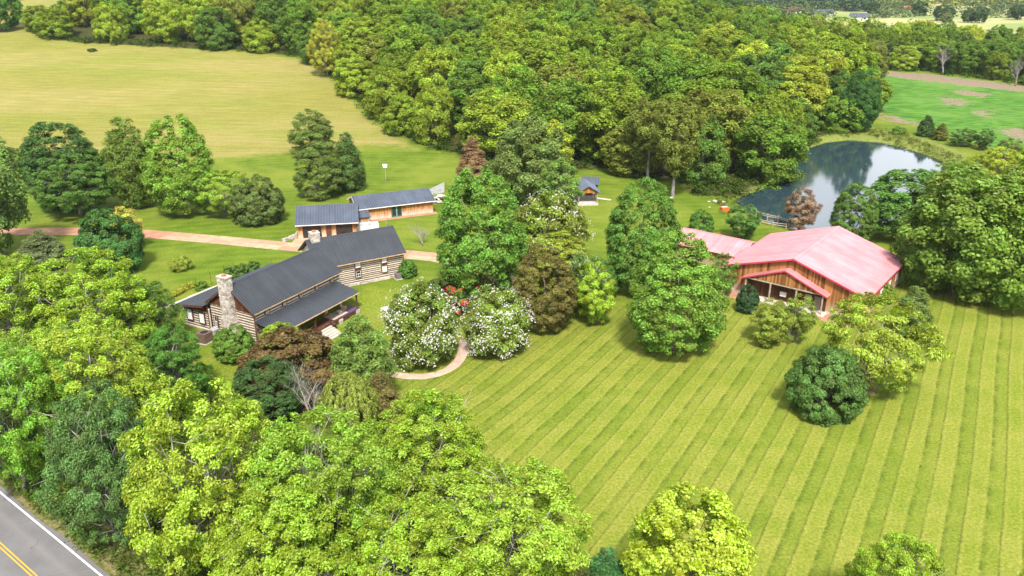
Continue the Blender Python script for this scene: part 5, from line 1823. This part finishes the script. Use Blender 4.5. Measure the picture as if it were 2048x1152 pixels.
yard('fore3', 1985, 400, 295, 120, (0.16, 0.20, 0.012), 'yellow_tree', 'yellow-green tree at the right edge above the huge tree', 'tree')
yard('fore1', 2075, 400, 285, 120, (0.14, 0.19, 0.012), 'yellow_tree', 'yellow-green tree cut by the right edge below the crop field', 'tree')
yard('fore2', 1900, 420, 320, 130, (0.08, 0.135, 0.012), 'large_tree', 'green tree at the right end of the pond', 'tree', RG)
yard('maple1', 1850, 575, 415, 130, (0.060, 0.115, 0.012), 'large_tree', 'lower green tree filling under the huge tree beside the barn corner', 'tree', RG)
yard('maple2', 1955, 598, 430, 150, (0.066, 0.122, 0.012), 'large_tree', 'lower green tree between the two huge trees at the lawn edge', 'tree', RG)
yard('round0', 1493, 623, 570, 46, (0.022, 0.052, 0.012), 'yew', 'dark pointed yew at the left of the barn porch', 'bush')
yard('loose0', 1535, 688, 598, 95, (0.110, 0.145, 0.014), 'small_tree', 'airy olive tree in front of the barn porch, left of two', 'tree')
yard('loose1', 1585, 685, 590, 85, (0.105, 0.150, 0.014), 'small_tree', 'airy olive tree in front of the barn porch, right of two', 'tree')
yard('umbrella0', 1735, 780, 596, 235, (0.128, 0.175, 0.016), 'spreading_tree', 'wide spreading tree with many bare limbs before the barn', 'tree', soil=2.5)
yard('round1', 1645, 824, 690, 152, (0.046, 0.092, 0.012), 'round_bush', 'large dense dark green round bush on the striped lawn', 'bush', soil=3.4)
yard('cedar0', 1820, 665, 568, 100, (0.075, 0.115, 0.030), 'cedar', 'feathery cedar at the right corner of the barn', 'tree')
yard('round0', 1765, 604, 566, 44, (0.090, 0.135, 0.010), 'bush', 'small yellow-green bush against the barn roof corner', 'bush')
for i, (bx, by, tp, wd, lab) in enumerate(((1850, 272, 228, 42, 'cedar standing tallest on the far pond bank'), (1880, 280, 246, 38, 'brownish cedar second from the left on the far pond bank'),
                                          (1925, 292, 256, 58, 'dark bush in the middle of the far pond bank row'), (1965, 300, 258, 46, 'dark bush right of the middle on the far pond bank'),
                                          (2015, 318, 276, 60, 'broad dark bush at the right end of the far pond bank'), (1795, 268, 252, 34, 'low bush at the left end of the far pond bank'))):
    yard(('cedar0', 'cedar2', 'loose0', 'loose1', 'loose0', 'bush0')[i], bx, by, tp, wd, ((0.035, 0.07, 0.014), (0.08, 0.09, 0.02), (0.05, 0.09, 0.016), (0.045, 0.08, 0.014), (0.07, 0.10, 0.02), MID)[i], 'bank_bush', lab, 'bush', 'bushes on the far pond bank')
yard('maple1', 1712, 262, 140, 82, (0.030, 0.078, 0.010), 'corner_tree', 'dark tall tree at the corner of the wood beside the crop field', 'tree')
yard('fore3', 655, 152, 38, 78, GOLD, 'golden_tree', 'golden tree at the wood edge by the hay field', 'tree')
# two edge trees with tall bare trunks
for bx, by, tp, wd, lab in ((1345, 396, 205, 110, 'wood-edge tree with a tall bare pale trunk'), (1295, 366, 200, 105, 'second bare-trunked wood-edge tree, left of the tallest trunk')):
    p = at(bx, by)
    h = height_to(p, tp)
    r = plant('forest3', p + Vector((0, 0, h * 0.22)), h * 0.82, metres(p, wd), OLIVE, 'bare_trunk_tree', lab)
    m = MB(); m.tube([(0, 0, -h * 0.25), (0.1, 0, -h * 0.1), (0, 0.1, h * 0.2)], [0.42, 0.34, 0.3], 8)
    o = m.build('lower_trunk', 'bark_grey', r); o.scale = (1 / r.scale[0], 1 / r.scale[1], 1 / r.scale[2])

# ------------------------------------------------------------------ woods
spots = []


def fill(poly, dmin, ntry, seed, tagname):
    g = np.random.default_rng(seed)
    P_ = np.array(poly)
    lo, hi = P_.min(0), P_.max(0)
    cand = g.uniform(lo, hi, (ntry, 2))
    cand = cand[sdist(poly, cand[:, 0], cand[:, 1]) > 0.4]
    kept = []
    for x, y in cand:
        px_, py_ = topx(x, y, tz(x, y) + 17)
        gx_, gy_ = topx(x, y, tz(x, y))
        if not (-110 < px_ < 2160) or gy_ < -30:
            continue
        d = dmin(x, y)
        if all((x - a) ** 2 + (y - b) ** 2 > d * d for a, b in kept[-4000:]):
            kept.append((x, y))
    for x, y in kept:
        spots.append((x, y, tz(x, y), tagname))


fill(WOOD, lambda x, y: 12.2 + 0.012 * max(0, y - 200), 9000, 3, 'hill')
BELT = [flat(*q) for q in ((1560, 105), (1640, 116), (1745, 138), (1850, 144), (2048, 168), (2250, 195), (2250, 158), (2048, 122), (1850, 98), (1700, 86), (1560, 76))]
fill(BELT, lambda x, y: 11.5, 4000, 9, 'belt')
hill_edge = {}
spots.sort(key=lambda s_: s_[0] ** 2 + s_[1] ** 2)
far_list = []
gw = np.random.default_rng(21)
WC = [(0.082, 0.122, 0.006), (0.072, 0.118, 0.006), (0.108, 0.152, 0.008), (0.060, 0.110, 0.007), (0.046, 0.088, 0.008), (0.140, 0.174, 0.010), (0.086, 0.106, 0.009)]
WN = ['olive-green', 'mid green', 'light green', 'fresh green', 'dark green', 'yellow-green', 'brownish olive']
for i, (x, y, z, tn) in enumerate(spots):
    ci = int(gw.choice(7, p=(0.24, 0.20, 0.17, 0.13, 0.10, 0.10, 0.06)))
    c = WC[ci]
    k_ = gw.uniform(0.9, 1.35)
    c = tuple(v_ * k_ for v_ in c)
    edge = sdist(WOOD if tn == 'hill' else BELT, np.array([x]), np.array([y]))[0]
    h = gw.uniform(17, 25) * (0.8 if edge < 7 else 1.0)
    wd = gw.uniform(15.5, 24) * (0.8 if edge < 7 else 1.0)
    if tn == 'belt':
        h *= 0.86
        wd *= 0.85
    gx_, gy_ = topx(x, y, z)
    if tn == 'hill':
        where = ('at the wood edge along the hay field' if gx_ < 900 else ('at the wood edge above the pond' if gx_ > 1480 else 'at the wood edge facing the yard')) if edge < 9 else \
            ('in the upper left of the hillside wood' if gx_ < 760 else ('in the right half of the hillside wood, above the pond' if gx_ > 1380 else ('in the top rows of the hillside wood' if gy_ < 120 else 'inside the hillside wood above the yard')))
        lab = WN[ci] + ' tree ' + where
    else:
        lab = WN[ci] + (' front-row tree of the far belt beyond the crop field' if edge < 9 else ' tree inside the far belt beyond the crop field')
    if i < 298:
        plant('forest%d' % int(gw.integers(5)), (x, y, z), h, wd, c, 'woodland_tree' if tn == 'hill' else 'belt_tree',
              lab, 'tree',
              'trees of the hillside wood' if tn == 'hill' else 'trees of the far belt', sink=0.6 + (2.0 if edge < 7 else 0))
    else:
        far_list.append((x, y, z, h, wd, c))


def merged_wood(name, items, label, nleaf, ll, seed):
    """a far mass of crowns that reads as one wood"""
    g = np.random.default_rng(seed)
    base = []
    for k in range(4):
        gg = np.random.default_rng(seed + k)
        env = envelope(gg, (dome, egg, dome, vase)[k], 1, 1, 0.1, amp=0.35)
        cen, t_ = scatter(gg, env, 0.95, 0.06, 55, 0.4, 0.35)
        v_, q_, c_ = leaf_cards(gg, cen, gg.uniform(0.06, 0.14, 55), nleaf, ll, ll * 0.7, axis=(0, 0, 0.4), shell=0.4)
        base.append((v_, q_, c_))
    vs, qs, cs, ks, o = [], [], [], [], 0
    for (x, y, z, h, wd, c) in items:
        v_, q_, c_ = base[int(g.integers(4))]
        a = g.uniform(0, 6.28)
        ca, sa = math.cos(a), math.sin(a)
        w_ = np.stack([(v_[:, 0] * ca - v_[:, 1] * sa) * wd + x, (v_[:, 0] * sa + v_[:, 1] * ca) * wd + y, v_[:, 2] * h + z - 0.5], 1)
        vs.append(w_); qs.append(q_ + o); cs.append(c_)
        cc = np.ones((len(v_), 4), np.float32); cc[:, :3] = np.array(c) * 1.25
        ks.append(cc)
        o += len(v_)
    me_ = np_mesh(name, np.concatenate(vs), np.concatenate(qs))
    a = me_.color_attributes.new('lv', 'FLOAT_COLOR', 'POINT'); a.data.foreach_set('color', np.concatenate(cs).astype(np.float32).ravel())
    a = me_.color_attributes.new('kind_colour', 'FLOAT_COLOR', 'POINT'); a.data.foreach_set('color', np.concatenate(ks).ravel())
    me_.materials.append(MATS['leaf_far'])
    ob = link(bpy.data.objects.new(name, me_))
    tag(ob, label, 'wood', kind='stuff')
    return ob


t = NT('leaf_far')
kc = t.n('Attribute', attribute_name='kind_colour').outputs['Color']
lv = t.n('Attribute', attribute_name='lv').outputs['Color']
sp = t.n('SeparateColor')
t.put(sp.inputs[0], lv)
t.end(t.bsdf(t.mix(1.0, kc, t.mix(t.math('MULTIPLY', t.math('ADD', sp.outputs[0], sp.outputs[1]), 0.5), (0.55, 0.6, 0.6), (1.5, 1.45, 1.2)), 'MULTIPLY'), 0.7, 0, 0.1))
if far_list:
    merged_wood('distant_wood', far_list, 'farthest tree crowns of the wood running off into the distance', 800, 0.056, 40)
# open country beyond: dark wood at the top, sunlit trees at the right
g = np.random.default_rng(5)
items = []
for k in range(200):
    px_ = g.uniform(1300, 1740); py_ = g.uniform(-4, 18) + (px_ - 1250) * 0.012
    X_, Y_ = flat(px_, py_)
    items.append((X_, Y_, tz(X_, Y_), g.uniform(14, 20), g.uniform(16, 26), tuple(np.array((0.035, 0.062, 0.028)) * g.uniform(0.8, 1.2))))
for k in range(240):
    px_ = g.uniform(1720, 2150); py_ = g.uniform(-14, 12)
    X_, Y_ = flat(px_, py_)
    Y_ = min(Y_, 1500); X_ = (px_ - 1024) / FPX * (Y_ * 1.0)
    items.append((X_, Y_, tz(X_, Y_), g.uniform(15, 24), g.uniform(20, 32), tuple(np.array((0.16, 0.18, 0.045)) * g.uniform(0.75, 1.15))))
for k in range(110):
    px_ = g.choice([g.uniform(1450, 2080), g.normal(1560, 40), g.normal(1790, 25), g.normal(2010, 30)]); py_ = g.uniform(14, 36)
    X_, Y_ = flat(px_, py_)
    items.append((X_, Y_, tz(X_, Y_), g.uniform(7, 13), g.uniform(9, 17), tuple(np.array((0.055, 0.08, 0.028)) * g.uniform(0.7, 1.4))))
merged_wood('distant_treeline', items, 'hazy tree line of the open country at the top right', 300, 0.105, 60)
for i, (bx, by, tp, wd, lab) in enumerate(((1885, 42, 8, 44, 'broad dark tree left of the far oaks in the pale meadow'), (1935, 45, 14, 26, 'left one of the two far oaks in the pale meadow'),
                                          (1958, 46, 12, 34, 'right one of the two far oaks in the pale meadow'), (2035, 40, 8, 36, 'far oak at the right edge of the pale meadow'),
                                          (1838, 32, 2, 34, 'dark tree behind the white roofed sheds'), (1745, 28, 4, 30, 'dark tree left of the sunlit far trees'), (1892, 46, 24, 22, 'pale small tree before the broad dark far tree'))):
    yard('forest%d' % (i % 5), bx, by, tp, wd, (0.03, 0.06, 0.02) if i != 6 else (0.09, 0.12, 0.05), 'meadow_tree', lab, 'tree', 'lone trees in the far meadow')


def far_house(px_, py_, wpx, rz, wallm, roofm, label):
    p = at(px_, py_)
    wd = metres(p, wpx)
    r = empty('far_house', p, rz)
    tag(r, label, 'house', 'far houses')
    m = MB(); m.box(-wd / 2, wd / 2, -4, 4, 0, 3.2); m.prism([(-4, 3.2), (4, 3.2), (0, 6.0)], 'x', -wd / 2, -wd / 2 + 0.2); m.prism([(-4, 3.2), (4, 3.2), (0, 6.0)], 'x', wd / 2 - 0.2, wd / 2); m.build('wall', wallm, r)
    m = MB(); roof_plane(m, (-wd / 2 - .6, -4.8, 3.0), (wd / 2 + .6, -4.8, 3.0), (-wd / 2 - .6, 0, 6.4), (wd / 2 + .6, 0, 6.4), rib=2.0); roof_plane(m, (-wd / 2 - .6, 4.8, 3.0), (wd / 2 + .6, 4.8, 3.0), (-wd / 2 - .6, 0, 6.4), (wd / 2 + .6, 0, 6.4), rib=2.0); m.build('roof', roofm, r)
    for k in (-0.25, 0.25):
        m = MB(); m.box(wd * k - 0.8, wd * k + 0.8, -4.08, -4.005, 0.8, 2.4); m.build('window', 'glass', r)


far_house(1583, 27, 36, 0.2, 'wall_white', 'brown_trim', 'far brown-roofed house half hidden by the belt of trees')
far_house(1643, 32, 40, -0.15, 'wall_white', 'roof_slate', 'far white building with a blue roof, left of two')
far_house(1718, 40, 34, -0.25, 'wall_white', 'roof_slate', 'far white building with a blue roof, right of two')
far_house(1815, 24, 18, 0.1, 'wall_white', 'clay', 'tiny red-roofed house among the sunlit far trees')
# leafless trees along the belt
for i, (bx, by, tp, wd, lab) in enumerate(((1735, 132, 66, 40, 'leafless pale tree at the left of the crop field edge'), (1775, 138, 72, 46, 'leafless pale tree second along the crop field edge'), (1800, 139, 80, 44, 'leafless leaning tree third along the crop field edge'),
                                          (1885, 150, 70, 60, 'broad leafless tree in the middle of the belt'), (2030, 172, 100, 40, 'leafless tree near the right edge of the belt'), (1575, 262, 208, 46, 'leafless tree at the wood edge above the pond'))):
    yard('bare%d' % (1 + i % 2), bx, by, tp, wd, MID, 'leafless_tree', lab, 'dead tree', 'leafless trees')

# ------------------------------------------------------------------ undergrowth and verge weeds
def low_growth(name, poly, n, seed, hmin, hmax, ll, lw, col, label, band=None, per=16):
    g = np.random.default_rng(seed)
    P_ = np.array(poly)
    lo, hi = P_.min(0), P_.max(0)
    c = g.uniform(lo, hi, (n * 12, 2))
    s_ = sdist(poly, c[:, 0], c[:, 1])
    ok = (s_ > 0) if band is None else ((s_ > band[0]) & (s_ < band[1]))
    pxx = 1024 + FPX * c[:, 0] / (c[:, 1] * CP + CAM_H * SP)
    ok &= ((c[:, 0] - RA.x) * rn.x + (c[:, 1] - RA.y) * rn.y) < -0.9
    ok &= (pxx > -150) & (pxx < 2200) & (sdist(POND, c[:, 0], c[:, 1]) < 0.5)
    c = c[ok][:n]
    z = terrain(c[:, 0], c[:, 1])
    r = g.uniform(hmin, hmax, len(c))
    cen = np.stack([c[:, 0], c[:, 1], z + r * 0.35], 1)
    me_ = leaf_mesh(name, [leaf_cards(g, cen, r, len(c) * per, ll, lw, flat=0.8, out=0.0, up=0.6, axis=(0, 0, -500), shell=0.3)])
    o = link(bpy.data.objects.new(name, me_))
    o.color = (*col, 1)
    tag(o, label, 'undergrowth', kind='stuff')


low_growth('undergrowth', WOOD, 2600, 4, 0.9, 2.4, 0.7, 0.45, (0.05, 0.09, 0.010), 'bushy undergrowth along the edge of the hillside wood', band=(-2.0, 6.0), per=26)
low_growth('belt_undergrowth', BELT, 900, 14, 0.9, 2.4, 0.9, 0.6, (0.045, 0.085, 0.012), 'bushy undergrowth along the far tree belt', band=(-2, 6), per=16)
low_growth('roadside_undergrowth', FG, 3000, 6, 0.4, 1.3, 0.34, 0.2, (0.075, 0.125, 0.012), 'leafy undergrowth beneath the foreground trees', per=20)
VERGE = [tuple((RA + rd * s + rn * o)[:2]) for s, o in ((-60, -0.7), (60, -0.7), (60, -9.5), (-60, -9.5))]
low_growth('verge_weeds', VERGE, 2600, 8, 0.18, 0.55, 0.24, 0.09, (0.095, 0.120, 0.022), 'weeds and dry grass on the verge of the county road', per=16)
low_growth('bank_grass', BANK, 1500, 12, 0.3, 0.9, 0.5, 0.16, (0.13, 0.155, 0.03), 'rank grass on the pond bank', band=(-3, 8), per=14)
# worn soil round trunks
sd_ = np.full(len(X1), -20.0)
for x_, y_, r_ in SOIL:
    sd_ = np.maximum(sd_, r_ * 0.55 - np.hypot(X1 - x_, Y1 - y_))
fattr(ground.data, 'soil', sd_)

# ------------------------------------------------------------------ thin summer haze over the whole place
m = MB()
m.box(-2700, 2700, -480, 5300, -4, 62)
hz = bpy.data.materials.new('haze')
hz.use_nodes = True
hz.node_tree.nodes.clear()
ho = hz.node_tree.nodes.new('ShaderNodeOutputMaterial')
hv = hz.node_tree.nodes.new('ShaderNodeVolumePrincipled')
hv.inputs['Color'].default_value = (0.80, 0.88, 0.95, 1)
hv.inputs['Density'].default_value = 0.00004
hz.node_tree.links.new(hv.outputs[0], ho.inputs['Volume'])
MATS['haze'] = hz
tag(m.build('haze', 'haze'), 'thin bluish summer haze over the whole valley', 'haze', kind='stuff')
